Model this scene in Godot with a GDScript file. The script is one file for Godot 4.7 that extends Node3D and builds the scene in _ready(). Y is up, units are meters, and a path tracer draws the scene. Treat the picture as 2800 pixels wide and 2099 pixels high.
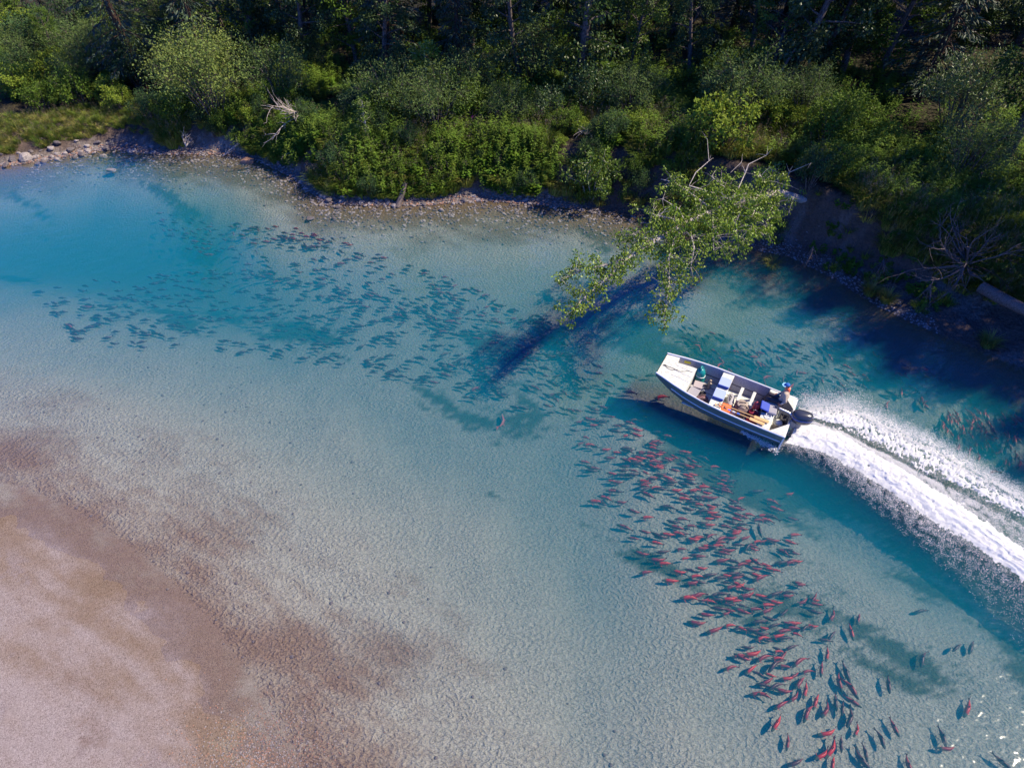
extends Node3D

# ---------------------------------------------------------------- shared state
var rng := RandomNumberGenerator.new()
var used := {}
var noise_a := FastNoiseLite.new()
var noise_b := FastNoiseLite.new()
var noise_c := FastNoiseLite.new()
var M := {}

# shore of the wooded bank, the lip of that bank (x, z, height) and the edge of the sand bar
var far_shore := [[-300.0, -60.0], [-120.0, -42.0], [-60.0, -33.0], [-40.0, -33.5], [-31.7, -36.1], [-28.2, -37.6], [-25.9, -38.6], [-23.0, -37.9], [-18.5, -37.9], [-15.9, -37.0], [-13.0, -34.6], [-10.7, -31.8], [-8.1, -31.6], [-5.4, -31.6], [-1.5, -32.1], [1.9, -31.6], [4.5, -31.1], [7.3, -30.1], [8.9, -28.6], [11.9, -27.2], [14.1, -26.4], [15.8, -24.4], [16.8, -22.6], [18.0, -21.2], [19.4, -20.0], [20.8, -18.6], [24.0, -16.5], [32.0, -9.0], [45.0, 4.0], [70.0, 30.0], [300.0, 200.0]]
var bank_lip := [[-300.0, -66.0, 1.2], [-60.0, -39.0, 0.9], [-40.0, -39.6, 0.9], [-33.0, -40.5, 0.9], [-25.0, -41.0, 0.9], [-19.6, -40.0, 1.4], [-15.2, -39.3, 1.8], [-11.0, -36.0, 2.0], [-8.6, -34.6, 2.2], [-2.6, -34.8, 2.2], [1.1, -34.6, 2.4], [6.0, -33.8, 2.6], [9.6, -32.2, 2.9], [12.1, -30.4, 3.0], [14.2, -28.6, 3.0], [17.1, -26.8, 3.0], [20.1, -25.6, 3.0], [24.0, -23.4, 3.0], [34.0, -14.0, 3.0], [47.0, -1.0, 3.0], [72.0, 24.0, 3.0], [300.0, 190.0, 3.0]]
var near_shore := [[-300.0, -120.0], [-60.0, -24.0], [-40.0, -17.5], [-28.0, -13.8], [-17.1, -10.9], [-14.3, -9.7], [-11.4, -8.0], [-8.8, -6.0], [-6.0, -3.2], [-2.0, 2.0], [6.0, 9.0], [20.0, 20.0], [60.0, 52.0], [300.0, 300.0]]


func along(line: Array, x: float, k := 1) -> float:
	for i in range(1, line.size()):
		if x <= line[i][0]:
			var a: Array = line[i - 1]
			var b: Array = line[i]
			return lerpf(a[k], b[k], clampf((x - a[0]) / (b[0] - a[0]), 0.0, 1.0))
	return line[-1][k]


func away(line: Array, x: float, z: float) -> float:
	var best := 1e9
	for i in range(1, line.size()):
		var ax: float = line[i - 1][0]
		var az: float = line[i - 1][1]
		var dx: float = line[i][0] - ax
		var dz: float = line[i][1] - az
		if best < 1e8 and (ax - x > 0.0 and (ax - x) * (ax - x) > best or x - ax - dx > 0.0 and (x - ax - dx) * (x - ax - dx) > best):
			continue
		var t := clampf(((x - ax) * dx + (z - az) * dz) / (dx * dx + dz * dz), 0.0, 1.0)
		var ex := ax + dx * t - x
		var ez := az + dz * t - z
		best = minf(best, ex * ex + ez * ez)
	return sqrt(best)


func ramp(at: Array, d: float) -> float:
	for i in range(1, at.size()):
		if d <= at[i][0]:
			var t: float = clampf((d - at[i - 1][0]) / (at[i][0] - at[i - 1][0]), 0.0, 1.0)
			t = lerpf(t, t * t * (3.0 - 2.0 * t), 0.5)
			return lerpf(at[i - 1][1], at[i][1], t)
	return at[-1][1]


var NEAR_BED := [[0.0, 0.0], [2.0, 0.05], [5.0, 0.25], [8.0, 0.65], [11.0, 1.1], [14.0, 1.4], [18.0, 1.6], [30.0, 1.85]]
var SHELF_BED := [[0.0, 0.0], [0.6, 0.12], [2.5, 0.35], [4.2, 0.65], [6.5, 1.1], [9.0, 1.4], [14.0, 1.6]]
var CUT_BED := [[0.0, 0.0], [0.5, 0.35], [1.5, 0.75], [3.5, 1.1], [6.0, 1.35], [14.0, 1.6]]
var SAND_BAR := [[0.0, 0.0], [2.0, 0.06], [6.0, 0.22], [15.0, 0.5], [40.0, 1.2]]


func height(x: float, z: float) -> float:
	var zf := along(far_shore, x)
	var zn := along(near_shore, x)
	var n := noise_a.get_noise_2d(x, z)
	if z > zn:
		var up := ramp(SAND_BAR, away(near_shore, x, z))
		return up + n * 0.05 * minf(1.0, up * 8.0)
	var df := away(far_shore, x, z)
	if z < zf:
		var lip_z := along(bank_lip, x)
		var top := along(bank_lip, x, 2)
		var cut := smoothstep(7.0, 11.0, x)
		if z < lip_z:
			var back := away(bank_lip, x, z)
			return top + minf(back * 0.05, 0.9) + n * 0.5 * minf(1.0, back * 0.3) + noise_b.get_noise_2d(x, z) * 0.12
		var dl := away(bank_lip, x, z)
		var t := df / maxf(df + dl, 0.01)
		var soft := lerpf(t * 0.35, 1.0, smoothstep(0.12, 0.95, t))
		var steep := lerpf(t * 0.32, 1.0, smoothstep(0.5, 0.97, t))
		return top * lerpf(soft, steep, cut) * clampf(df * 4.0, 0.2, 1.0) + noise_b.get_noise_2d(x * 1.7, z * 1.7) * 0.22 * minf(1.0, df * 0.7)
	var dn := away(near_shore, x, z)
	var cutting := smoothstep(6.0, 12.0, x) * 0.9 + smoothstep(-20.0, -26.0, x) * 0.6
	var a := ramp(NEAR_BED, dn)
	var b := lerpf(ramp(SHELF_BED, df), ramp(CUT_BED, df), cutting)
	# the pool where the river bends away at the left
	# and the gravel bar on which the red school holds
	a *= 1.0 - 0.45 * smoothstep(1.5, 5.0, x) * smoothstep(10.5, 14.0, df)
	a += 1.5 * smoothstep(-5.0, -15.0, x) * smoothstep(10.0, 17.0, dn)
	b += 1.3 * smoothstep(-9.0, -17.0, x) * smoothstep(2.5, 8.0, df)
	var depth := minf(a, b) - 0.12 * clampf(1.0 - absf(a - b) / 0.5, 0.0, 1.0)
	depth += (n * 0.28 + noise_b.get_noise_2d(x * 0.9, z * 0.9) * 0.06) * minf(1.0, depth * 0.7)
	return -maxf(depth, 0.0)


# ---------------------------------------------------------------- naming
func numbered(called: String) -> String:
	var n: int = used.get(called, 0)
	used[called] = n + 1
	return called if n == 0 else "%s_%03d" % [called, n]


func tag(o: Node, label: String, category: String, group := "", kind := "") -> Node:
	if label:
		o.set_meta("label", label)
	if category:
		o.set_meta("category", category)
	if group:
		o.set_meta("group", group)
	if kind:
		o.set_meta("kind", kind)
	return o


func thing(called: String, label: String, category: String, at := Vector3.ZERO, group := "") -> Node3D:
	var o := Node3D.new()
	o.name = numbered(called)
	add_child(o)
	o.position = at
	tag(o, label, category, group)
	return o


func part(called: String, mesh: Mesh, m: Material, parent: Node) -> MeshInstance3D:
	var o := MeshInstance3D.new()
	o.mesh = mesh
	o.material_override = m
	o.name = called if parent != self else numbered(called)
	parent.add_child(o, true)
	return o


# ---------------------------------------------------------------- materials
func lin(r: float, g: float, b: float) -> Color:
	return Color(r, g, b).linear_to_srgb()


func plain(called: String, c: Color, rough := 0.8, metal := 0.0, spec := 0.5) -> StandardMaterial3D:
	var m := StandardMaterial3D.new()
	m.resource_name = called
	m.albedo_color = c
	m.roughness = rough
	m.metallic = metal
	m.metallic_specular = spec
	m.cull_mode = BaseMaterial3D.CULL_DISABLED
	M[called] = m
	return m


func noise_tex(kind: int, freq: float, size: int, seed_: int, octaves := 4, ramp_ = null, cell_return := 0) -> NoiseTexture2D:
	var f := FastNoiseLite.new()
	f.noise_type = kind
	f.frequency = freq
	f.seed = seed_
	f.fractal_octaves = octaves
	if kind == FastNoiseLite.TYPE_CELLULAR:
		f.cellular_return_type = cell_return
		f.fractal_type = FastNoiseLite.FRACTAL_NONE if octaves <= 1 else FastNoiseLite.FRACTAL_FBM
		f.domain_warp_enabled = true
		f.domain_warp_amplitude = 18.0
		f.domain_warp_frequency = freq * 0.7
	var t := NoiseTexture2D.new()
	t.width = size
	t.height = size
	t.seamless = true
	t.noise = f
	if ramp_ != null:
		var g := Gradient.new()
		g.offsets = ramp_[0]
		g.colors = ramp_[1]
		t.color_ramp = g
	return t


func _ready() -> void:
	rng.seed = 7
	noise_a.seed = 3
	noise_a.frequency = 0.11
	noise_b.seed = 5
	noise_b.frequency = 0.45
	noise_c.seed = 9
	noise_c.frequency = 0.05
	# camera
	var cam := Camera3D.new()
	cam.name = "camera"
	add_child(cam)
	cam.position = Vector3(0, 18, 0)
	cam.rotation_degrees = Vector3(-46, 0, 0)
	cam.fov = 64.0
	cam.near = 0.1
	cam.far = 1000.0
	cam.current = true
	# sky and exposure
	var env := Environment.new()
	env.background_mode = Environment.BG_SKY
	var sky_m := ProceduralSkyMaterial.new()
	sky_m.sky_top_color = Color(0.07, 0.21, 0.58)
	sky_m.sky_horizon_color = Color(0.27, 0.54, 1.0)
	sky_m.sky_curve = 0.42
	sky_m.ground_bottom_color = Color(0.08, 0.09, 0.08)
	sky_m.ground_horizon_color = Color(0.25, 0.3, 0.35)
	sky_m.sun_angle_max = 8.0
	var sky := Sky.new()
	sky.sky_material = sky_m
	env.sky = sky
	env.background_energy_multiplier = 1.0
	env.tonemap_mode = Environment.TONE_MAPPER_LINEAR
	env.tonemap_exposure = 1.62
	env.volumetric_fog_enabled = true
	env.volumetric_fog_density = 0.0
	env.sdfgi_enabled = true
	env.ssao_enabled = true
	env.ssil_enabled = true
	var we := WorldEnvironment.new()
	we.name = "environment"
	we.environment = env
	add_child(we)
	# sun: from behind the trees to the right
	var sun := DirectionalLight3D.new()
	sun.name = "sun"
	sun.light_energy = 1.6
	sun.light_color = Color(1.0, 0.94, 0.84)
	sun.light_angular_distance = 0.5
	sun.shadow_enabled = true
	add_child(sun)
	sun.look_at_from_position(Vector3.ZERO, Vector3(-0.68, -0.76, 0.06), Vector3.UP)
	build_materials()
	build_terrain()
	build_water()
	build_bank()
	build_stones()
	build_dead_wood()
	build_leaning_tree()
	build_fish()
	build_wake()
	build_boat()


# ---------------------------------------------------------------- setting
func build_materials() -> void:
	# rippled bed, fine sand and crumbling loam
	var grain := noise_tex(FastNoiseLite.TYPE_VALUE, 0.16, 1024, 11, 4, [PackedFloat32Array([0.0, 0.35, 0.55, 0.75, 1.0]), PackedColorArray([Color(0.45, 0.44, 0.43), Color(0.78, 0.76, 0.74), Color(0.86, 0.85, 0.83), Color(0.94, 0.93, 0.92), Color(1, 1, 1)])])
	for spec in [["bed", 5.0, 6.0, ripple_tex()], ["soil", 7.0, 9.0, noise_tex(FastNoiseLite.TYPE_SIMPLEX, 0.02, 1024, 18, 5)], ["sand", 3.0, 0.8, noise_tex(FastNoiseLite.TYPE_SIMPLEX, 0.05, 1024, 19, 5)]]:
		var ground := plain(spec[0], Color.WHITE, 0.9, 0.0, 0.3)
		ground.vertex_color_use_as_albedo = true
		ground.albedo_texture = grain
		ground.heightmap_enabled = true
		ground.heightmap_texture = spec[3]
		ground.heightmap_scale = spec[2]
		ground.uv1_triplanar = true
		ground.uv1_world_triplanar = true
		ground.uv1_scale = Vector3.ONE / spec[1] * (Vector3(1.0, 1.0, 1.5) if spec[0] == "bed" else Vector3.ONE)
	# skin of the river
	var water := StandardMaterial3D.new()
	water.resource_name = "water"
	water.transparency = BaseMaterial3D.TRANSPARENCY_ALPHA
	water.albedo_color = Color(0.05, 0.25, 0.45, 0.03)
	water.roughness = 0.1
	water.metallic_specular = 0.5
	water.cull_mode = BaseMaterial3D.CULL_DISABLED
	water.heightmap_enabled = true
	water.heightmap_texture = noise_tex(FastNoiseLite.TYPE_SIMPLEX_SMOOTH, 0.014, 1024, 23, 3)
	water.heightmap_scale = 1.5
	water.uv1_triplanar = true
	water.uv1_world_triplanar = true
	water.uv1_scale = Vector3(1.0 / 9.0, 1.0 / 9.0, 1.0 / 6.0)
	M["water"] = water


func ripple_tex() -> NoiseTexture2D:
	var t := noise_tex(FastNoiseLite.TYPE_SIMPLEX_SMOOTH, 0.016, 1024, 17, 2)
	t.noise.fractal_type = FastNoiseLite.FRACTAL_RIDGED
	t.noise.domain_warp_enabled = true
	t.noise.domain_warp_amplitude = 14.0
	t.noise.domain_warp_frequency = 0.02
	return t


func steps(spans: Array) -> PackedFloat32Array:
	var out := PackedFloat32Array()
	for s in spans:
		var n := int(round((s[1] - s[0]) / s[2]))
		for i in n:
			out.append(lerpf(s[0], s[1], float(i) / n))
	out.append(spans[-1][1])
	return out


func ground_color(x: float, z: float) -> Color:
	var zf := along(far_shore, x)
	var patch := noise_a.get_noise_2d(x * 1.3 + 40.0, z * 2.2 - 9.0)
	var fine := noise_b.get_noise_2d(x * 2.0, z * 4.0)
	if z < zf:
		# bank: grey brown loam, gravel at the left, leaf litter on the terrace
		var soil := Color(0.13, 0.10, 0.088)
		var litter := Color(0.05, 0.045, 0.025)
		var gravel := Color(0.28, 0.26, 0.25)
		var lip := along(bank_lip, x)
		var c := soil.lerp(litter, smoothstep(lip + 0.8, lip - 0.8, z + fine))
		c = c.lerp(gravel * 0.8, smoothstep(0.05, 0.3, noise_a.get_noise_2d(x * 2.0, z * 2.0) + fine * 0.5) * smoothstep(9.0, 12.0, x) * smoothstep(lip - 0.2, lip + 1.2, z) * 0.7)
		c = c.lerp(gravel, smoothstep(6.0, 2.0, x) * smoothstep(1.3, 0.3, zf - z + fine))
		return c * (1.0 + 0.25 * patch)
	# along and across the current
	var fa := x * 0.87 + z * 0.5
	var fc := z * 0.87 - x * 0.5
	var streak := noise_b.get_noise_2d(fa * 0.5, fc * 2.6)
	var speck := noise_b.get_noise_2d(fa * 3.1 + 80.0, fc * 9.0)
	var zn := along(near_shore, x)
	var d := away(near_shore, x, z) * (1.0 if z < zn else -1.0)
	var sand := Color(0.40, 0.405, 0.36)
	var brown := Color(0.25, 0.185, 0.14)
	var c2 := sand
	# brown silt settled in the slack water by the bar, drawn out by the current
	c2 = c2.lerp(brown, smoothstep(3.2, -2.6, d - 2.9 + patch * 3.6 + streak * 2.2 + speck * 1.3))
	# pale dry sand above, with feathered edges
	c2 = c2.lerp(Color(0.335, 0.28, 0.268), smoothstep(1.8, -1.8, d + 1.0 + patch * 2.0 + streak * 1.6 + speck * 0.8))
	c2 = c2.lerp(Color(0.375, 0.33, 0.34), smoothstep(1.6, -1.6, d + 2.3 + patch * 2.4 + streak * 1.8 + speck * 0.8))
	# damp mud showing through on the bar
	var mud := noise_a.get_noise_2d(fa * 1.5 + 11.0, fc * 2.4 + 5.0) + streak * 0.35 + speck * 0.3
	c2 = c2.lerp(Color(0.21, 0.15, 0.135), smoothstep(0.14, 0.34, mud) * smoothstep(-1.6, -3.2, d) * 0.85)
	c2 = c2.lerp(Color(0.34, 0.30, 0.33), smoothstep(0.16, 0.3, noise_a.get_noise_2d(fa * 0.9 - 31.0, fc * 3.4) + streak * 0.3 + speck * 0.25) * smoothstep(0.0, -1.0, d) * 0.6)
	# weed beds round the boat, as the photograph shows them, and odd patches elsewhere
	var weed := noise_a.get_noise_2d(fa * 0.75 - 70.0, fc * 1.5) + streak * 0.28 + speck * 0.22
	var df := away(far_shore, x, z)
	var grow := 0.12 + smoothstep(3.0, 7.0, x) * smoothstep(14.5, 11.0, df) * 0.4 - 0.5 * smoothstep(11.0, 9.0, d)
	c2 = c2.lerp(Color(0.04, 0.06, 0.028), smoothstep(0.38, 0.58, weed + grow) * 0.9)
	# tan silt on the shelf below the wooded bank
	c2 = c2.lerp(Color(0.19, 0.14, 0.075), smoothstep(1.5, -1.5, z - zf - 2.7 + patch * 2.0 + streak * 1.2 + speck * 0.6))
	return c2


func build_terrain() -> void:
	var xs := steps([[-300.0, -50.0, 10.0], [-50.0, -36.0, 1.0], [-36.0, -20.0, 0.22], [-20.0, -3.0, 0.09], [-3.0, 34.0, 0.22], [34.0, 60.0, 1.5], [60.0, 300.0, 12.0]])
	var zs := steps([[-400.0, -90.0, 15.0], [-90.0, -46.0, 1.1], [-46.0, -14.0, 0.2], [-14.0, -2.5, 0.09], [-2.5, 0.5, 0.3], [0.5, 20.0, 1.0], [20.0, 140.0, 12.0]])
	var nx := xs.size()
	var verts := PackedVector3Array()
	var colors := PackedColorArray()
	var index := [PackedInt32Array(), PackedInt32Array(), PackedInt32Array()]
	var land := PackedByteArray()
	verts.resize(nx * zs.size())
	colors.resize(verts.size())
	land.resize(verts.size())
	for i in nx:
		var zf := along(far_shore, xs[i])
		var zn := along(near_shore, xs[i])
		for j in zs.size():
			var q := j * nx + i
			verts[q] = Vector3(xs[i], height(xs[i], zs[j]), zs[j])
			colors[q] = ground_color(xs[i], zs[j])
			land[q] = 1 if zs[j] < zf else (2 if zs[j] > zn - 1.5 else 0)
	for j in zs.size() - 1:
		for i in nx - 1:
			var a := j * nx + i
			index[land[a]].append_array(PackedInt32Array([a, a + 1, a + nx, a + 1, a + nx + 1, a + nx]))
	for k in 3:
		var o := part(["river_bed", "bank_ground", "sand_bar"][k], surface_of(verts, index[k], colors), [M.bed, M.soil, M.sand][k], self)
		o.set_meta("kind", "structure")


func surface_of(verts: PackedVector3Array, index: PackedInt32Array, colors = null, uvs = null) -> ArrayMesh:
	var normals := PackedVector3Array()
	normals.resize(verts.size())
	for k in range(0, index.size(), 3):
		var n := (verts[index[k + 2]] - verts[index[k]]).cross(verts[index[k + 1]] - verts[index[k]])
		for q in 3:
			normals[index[k + q]] += n
	for k in normals.size():
		normals[k] = normals[k].normalized() if normals[k].length_squared() > 1e-20 else Vector3.UP
	var a := []
	a.resize(Mesh.ARRAY_MAX)
	a[Mesh.ARRAY_VERTEX] = verts
	a[Mesh.ARRAY_NORMAL] = normals
	a[Mesh.ARRAY_INDEX] = index
	if colors != null:
		a[Mesh.ARRAY_COLOR] = colors
	if uvs != null:
		a[Mesh.ARRAY_TEX_UV] = uvs
	var m := ArrayMesh.new()
	m.add_surface_from_arrays(Mesh.PRIMITIVE_TRIANGLES, a)
	return m


func build_water() -> void:
	var xs := steps([[-65.0, -36.0, 3.0], [-36.0, 24.0, 0.2], [24.0, 65.0, 3.0]])
	var zs := steps([[-65.0, -42.0, 3.0], [-42.0, 0.0, 0.2], [0.0, 25.0, 2.5]])
	var nx := xs.size()
	var verts := PackedVector3Array()
	var index := PackedInt32Array()
	var swell := FastNoiseLite.new()
	swell.seed = 29
	swell.frequency = 0.8
	swell.fractal_octaves = 2
	for z in zs:
		for x in xs:
			var y := swell.get_noise_2d(x * 0.8, z * 1.5) * 0.012
			# waves thrown out by the boat on its near side
			var off := away(SPRAY_NEAR, x, z) if x > 5.0 and z > -18.0 else 99.0
			if off < 5.0:
				y += sin(off * 5.2 + swell.get_noise_2d(x * 0.7, z * 0.7) * 2.5) * 0.02 * exp(-off * 0.45) * smoothstep(0.0, 0.4, off)
			verts.append(Vector3(x, y, z))
	for j in zs.size() - 1:
		for i in nx - 1:
			var a := j * nx + i
			index.append_array(PackedInt32Array([a, a + 1, a + nx, a + 1, a + nx + 1, a + nx]))
	var o := part("water", surface_of(verts, index), M.water, self)
	o.set_meta("kind", "structure")
	var depth := FogVolume.new()
	depth.name = "water_depth"
	depth.shape = RenderingServer.FOG_VOLUME_SHAPE_BOX
	depth.size = Vector3(129, 5.4, 89)
	depth.position = Vector3(0, -2.74, -20)
	var fm := FogMaterial.new()
	fm.albedo = lin(0.005, 0.58, 0.73)
	fm.density = 0.38
	depth.material = fm
	depth.set_meta("kind", "structure")
	add_child(depth)


# ---------------------------------------------------------------- mesh building
class Bag:
	var v := PackedVector3Array()
	var n := PackedVector3Array()
	var c := PackedColorArray()
	var i := PackedInt32Array()

	func leaf(at: Vector3, dir: Vector3, side: Vector3, length: float, width: float, col: Color, fold := 0.15, belly := 0.45) -> void:
		var up := dir.cross(side)
		var k := v.size()
		var mid := at + dir * (length * belly)
		var lift := up * (width * fold)
		v.append_array(PackedVector3Array([at, mid - side * (width * 0.5) + lift, at + dir * length, mid + side * (width * 0.5) + lift]))
		n.append_array(PackedVector3Array([up, (up + side * fold * 2.0).normalized(), up, (up - side * fold * 2.0).normalized()]))
		c.append_array(PackedColorArray([col, col, col, col]))
		i.append_array(PackedInt32Array([k, k + 2, k + 1, k, k + 3, k + 2]))

	func blade(at: Vector3, dir: Vector3, bend: Vector3, length: float, width: float, col: Color) -> void:
		var side := dir.cross(bend)
		if side.length_squared() < 1e-6:
			side = Vector3.RIGHT
		side = side.normalized()
		var k := v.size()
		var p1 := at + dir * (length * 0.55)
		var p2 := at + dir * (length * 0.85) + bend * (length * 0.3)
		var up := side.cross(dir)
		v.append_array(PackedVector3Array([at - side * width * 0.5, at + side * width * 0.5, p1 - side * width * 0.42, p1 + side * width * 0.42, p2]))
		n.append_array(PackedVector3Array([up, up, up, up, up]))
		c.append_array(PackedColorArray([col, col, col, col, col]))
		i.append_array(PackedInt32Array([k, k + 2, k + 1, k + 1, k + 2, k + 3, k + 2, k + 4, k + 3]))

	func tube(pts: Array, radii: Array, sides: int, col := Color.WHITE) -> void:
		var k := v.size()
		var m := pts.size()
		for a in m:
			var t: Vector3 = (pts[mini(a + 1, m - 1)] - pts[maxi(a - 1, 0)]).normalized()
			var r := t.cross(Vector3.UP if absf(t.y) < 0.9 else Vector3.RIGHT).normalized()
			var s := r.cross(t)
			for b in sides:
				var w := TAU * b / sides
				var out := r * cos(w) + s * sin(w)
				v.append(pts[a] + out * float(radii[a]))
				n.append(out)
				c.append(col)
		for a in m - 1:
			for b in sides:
				var q := k + a * sides + b
				var e := k + a * sides + (b + 1) % sides
				i.append_array(PackedInt32Array([q, e, q + sides, e, e + sides, q + sides]))
		var last := v.size()
		v.append(pts[m - 1])
		n.append((pts[m - 1] - pts[maxi(m - 2, 0)]).normalized())
		c.append(col)
		v.append(pts[0])
		n.append((pts[0] - pts[1]).normalized())
		c.append(col)
		for b in sides:
			i.append_array(PackedInt32Array([last, k + (m - 1) * sides + b, k + (m - 1) * sides + (b + 1) % sides]))
			i.append_array(PackedInt32Array([last + 1, k + (b + 1) % sides, k + b]))

	# a box with bevelled edges, given by its centre, half size and axes
	func slab(at: Vector3, half: Vector3, basis := Basis.IDENTITY, bevel := 0.01, col := Color.WHITE) -> void:
		var e := minf(bevel, minf(half.x, minf(half.y, half.z)) * 0.6)
		for axis in 3:
			for s: float in [-1.0, 1.0]:
				face(at, half, basis, axis, s, e, col)
		for a in 3:
			var b := (a + 1) % 3
			var d := (a + 2) % 3
			for s: float in [-1.0, 1.0]:
				for t: float in [-1.0, 1.0]:
					var n_ := Vector3.ZERO
					n_[a] = s
					n_[b] = t
					var p := []
					for end: float in [-1.0, 1.0]:
						var q1 := Vector3.ZERO
						q1[a] = s * half[a]
						q1[b] = t * (half[b] - e)
						q1[d] = end * (half[d] - e)
						var q2 := Vector3.ZERO
						q2[a] = s * (half[a] - e)
						q2[b] = t * half[b]
						q2[d] = end * (half[d] - e)
						p.append(q1)
						p.append(q2)
					quad4(at + basis * p[0], at + basis * p[1], at + basis * p[3], at + basis * p[2], basis * n_.normalized(), col)
		for s: float in [-1.0, 1.0]:
			for t: float in [-1.0, 1.0]:
				for u: float in [-1.0, 1.0]:
					var n_ := Vector3(s, t, u)
					var a1 := at + basis * Vector3(s * half.x, t * (half.y - e), u * (half.z - e))
					var b1 := at + basis * Vector3(s * (half.x - e), t * half.y, u * (half.z - e))
					var c1 := at + basis * Vector3(s * (half.x - e), t * (half.y - e), u * half.z)
					tri(a1, b1, c1, basis * n_.normalized(), col)

	func face(at: Vector3, half: Vector3, basis: Basis, axis: int, s: float, e: float, col: Color) -> void:
		var b := (axis + 1) % 3
		var d := (axis + 2) % 3
		var p := []
		for q in [[-1.0, -1.0], [1.0, -1.0], [1.0, 1.0], [-1.0, 1.0]]:
			var w := Vector3.ZERO
			w[axis] = s * half[axis]
			w[b] = q[0] * (half[b] - e)
			w[d] = q[1] * (half[d] - e)
			p.append(at + basis * w)
		var n_ := Vector3.ZERO
		n_[axis] = s
		quad4(p[0], p[1], p[2], p[3], basis * n_, col)

	func quad4(a: Vector3, b: Vector3, d: Vector3, e: Vector3, n_: Vector3, col: Color) -> void:
		var k := v.size()
		v.append_array(PackedVector3Array([a, b, d, e]))
		n.append_array(PackedVector3Array([n_, n_, n_, n_]))
		c.append_array(PackedColorArray([col, col, col, col]))
		if (b - a).cross(d - a).dot(n_) > 0.0:
			i.append_array(PackedInt32Array([k, k + 2, k + 1, k, k + 3, k + 2]))
		else:
			i.append_array(PackedInt32Array([k, k + 1, k + 2, k, k + 2, k + 3]))

	func tri(a: Vector3, b: Vector3, d: Vector3, n_: Vector3, col: Color) -> void:
		var k := v.size()
		v.append_array(PackedVector3Array([a, b, d]))
		n.append_array(PackedVector3Array([n_, n_, n_]))
		c.append_array(PackedColorArray([col, col, col]))
		if (b - a).cross(d - a).dot(n_) > 0.0:
			i.append_array(PackedInt32Array([k, k + 2, k + 1]))
		else:
			i.append_array(PackedInt32Array([k, k + 1, k + 2]))

	# rings of points (each the same count) joined into a closed skin
	func loft(rings: Array, col := Color.WHITE, caps := true, cols = null) -> void:
		var k := v.size()
		var m: int = rings[0].size()
		for a in rings.size():
			for b in m:
				v.append(rings[a][b])
				n.append(Vector3.ZERO)
				c.append(col if cols == null else cols[a])
		var first := i.size()
		for a in rings.size() - 1:
			for b in m:
				var q := k + a * m + b
				var e := k + a * m + (b + 1) % m
				i.append_array(PackedInt32Array([q, q + m, e, e, q + m, e + m]))
		if caps:
			for end in [0, rings.size() - 1]:
				var mid := Vector3.ZERO
				for p: Vector3 in rings[end]:
					mid += p / m
				var h := v.size()
				v.append(mid)
				n.append(Vector3.ZERO)
				c.append(col if cols == null else cols[end])
				for b in m:
					var p0: int = k + end * m + b
					var p1: int = k + end * m + (b + 1) % m
					i.append_array(PackedInt32Array([h, p0, p1] if end == 0 else [h, p1, p0]))
		for t in range(first, i.size(), 3):
			var f := (v[i[t + 2]] - v[i[t]]).cross(v[i[t + 1]] - v[i[t]])
			for q in 3:
				n[i[t + q]] += f
		for t in range(k, v.size()):
			n[t] = n[t].normalized()

	func mesh() -> ArrayMesh:
		var a := []
		a.resize(Mesh.ARRAY_MAX)
		a[Mesh.ARRAY_VERTEX] = v
		a[Mesh.ARRAY_NORMAL] = n
		a[Mesh.ARRAY_COLOR] = c
		a[Mesh.ARRAY_INDEX] = i
		var m := ArrayMesh.new()
		m.add_surface_from_arrays(Mesh.PRIMITIVE_TRIANGLES, a)
		return m


func ball(r := 1.0) -> Vector3:
	while true:
		var p := Vector3(rng.randf_range(-1, 1), rng.randf_range(-1, 1), rng.randf_range(-1, 1))
		if p.length_squared() <= 1.0 and p.length_squared() > 0.0001:
			return p * r
	return Vector3.ZERO


func unit() -> Vector3:
	return ball().normalized()


func tint(c: Color, spread: float) -> Color:
	var k := 1.0 + rng.randf_range(-spread, spread)
	return Color(c.r * k * (1.0 + rng.randf_range(-spread, spread) * 0.4), c.g * k, c.b * k * (1.0 + rng.randf_range(-spread, spread) * 0.4))


func leaf_at(b: Bag, p: Vector3, out: Vector3, size: float, wide: float, c: Color, droop: float) -> void:
	var d := (out + unit() * 0.8 + Vector3.DOWN * droop).normalized()
	var s := d.cross(Vector3.UP + unit() * 0.9)
	if s.length_squared() < 0.001:
		s = Vector3.RIGHT
	b.leaf(p, d, s.normalized(), size * rng.randf_range(0.7, 1.25), size * wide * rng.randf_range(0.8, 1.15), c)


# a limb that wanders from p along d; returns its points
func limb(p: Vector3, d: Vector3, length: float, parts: int, wander: float, lift: float) -> Array:
	var pts := [p]
	var dir := d.normalized()
	for k in parts:
		dir = (dir + unit() * wander + Vector3.UP * lift).normalized()
		p += dir * (length / parts)
		pts.append(p)
	return pts


func taper(count: int, r0: float, r1: float) -> Array:
	var r := []
	for k in count:
		r.append(lerpf(r0, r1, float(k) / maxf(count - 1, 1)))
	return r


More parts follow.
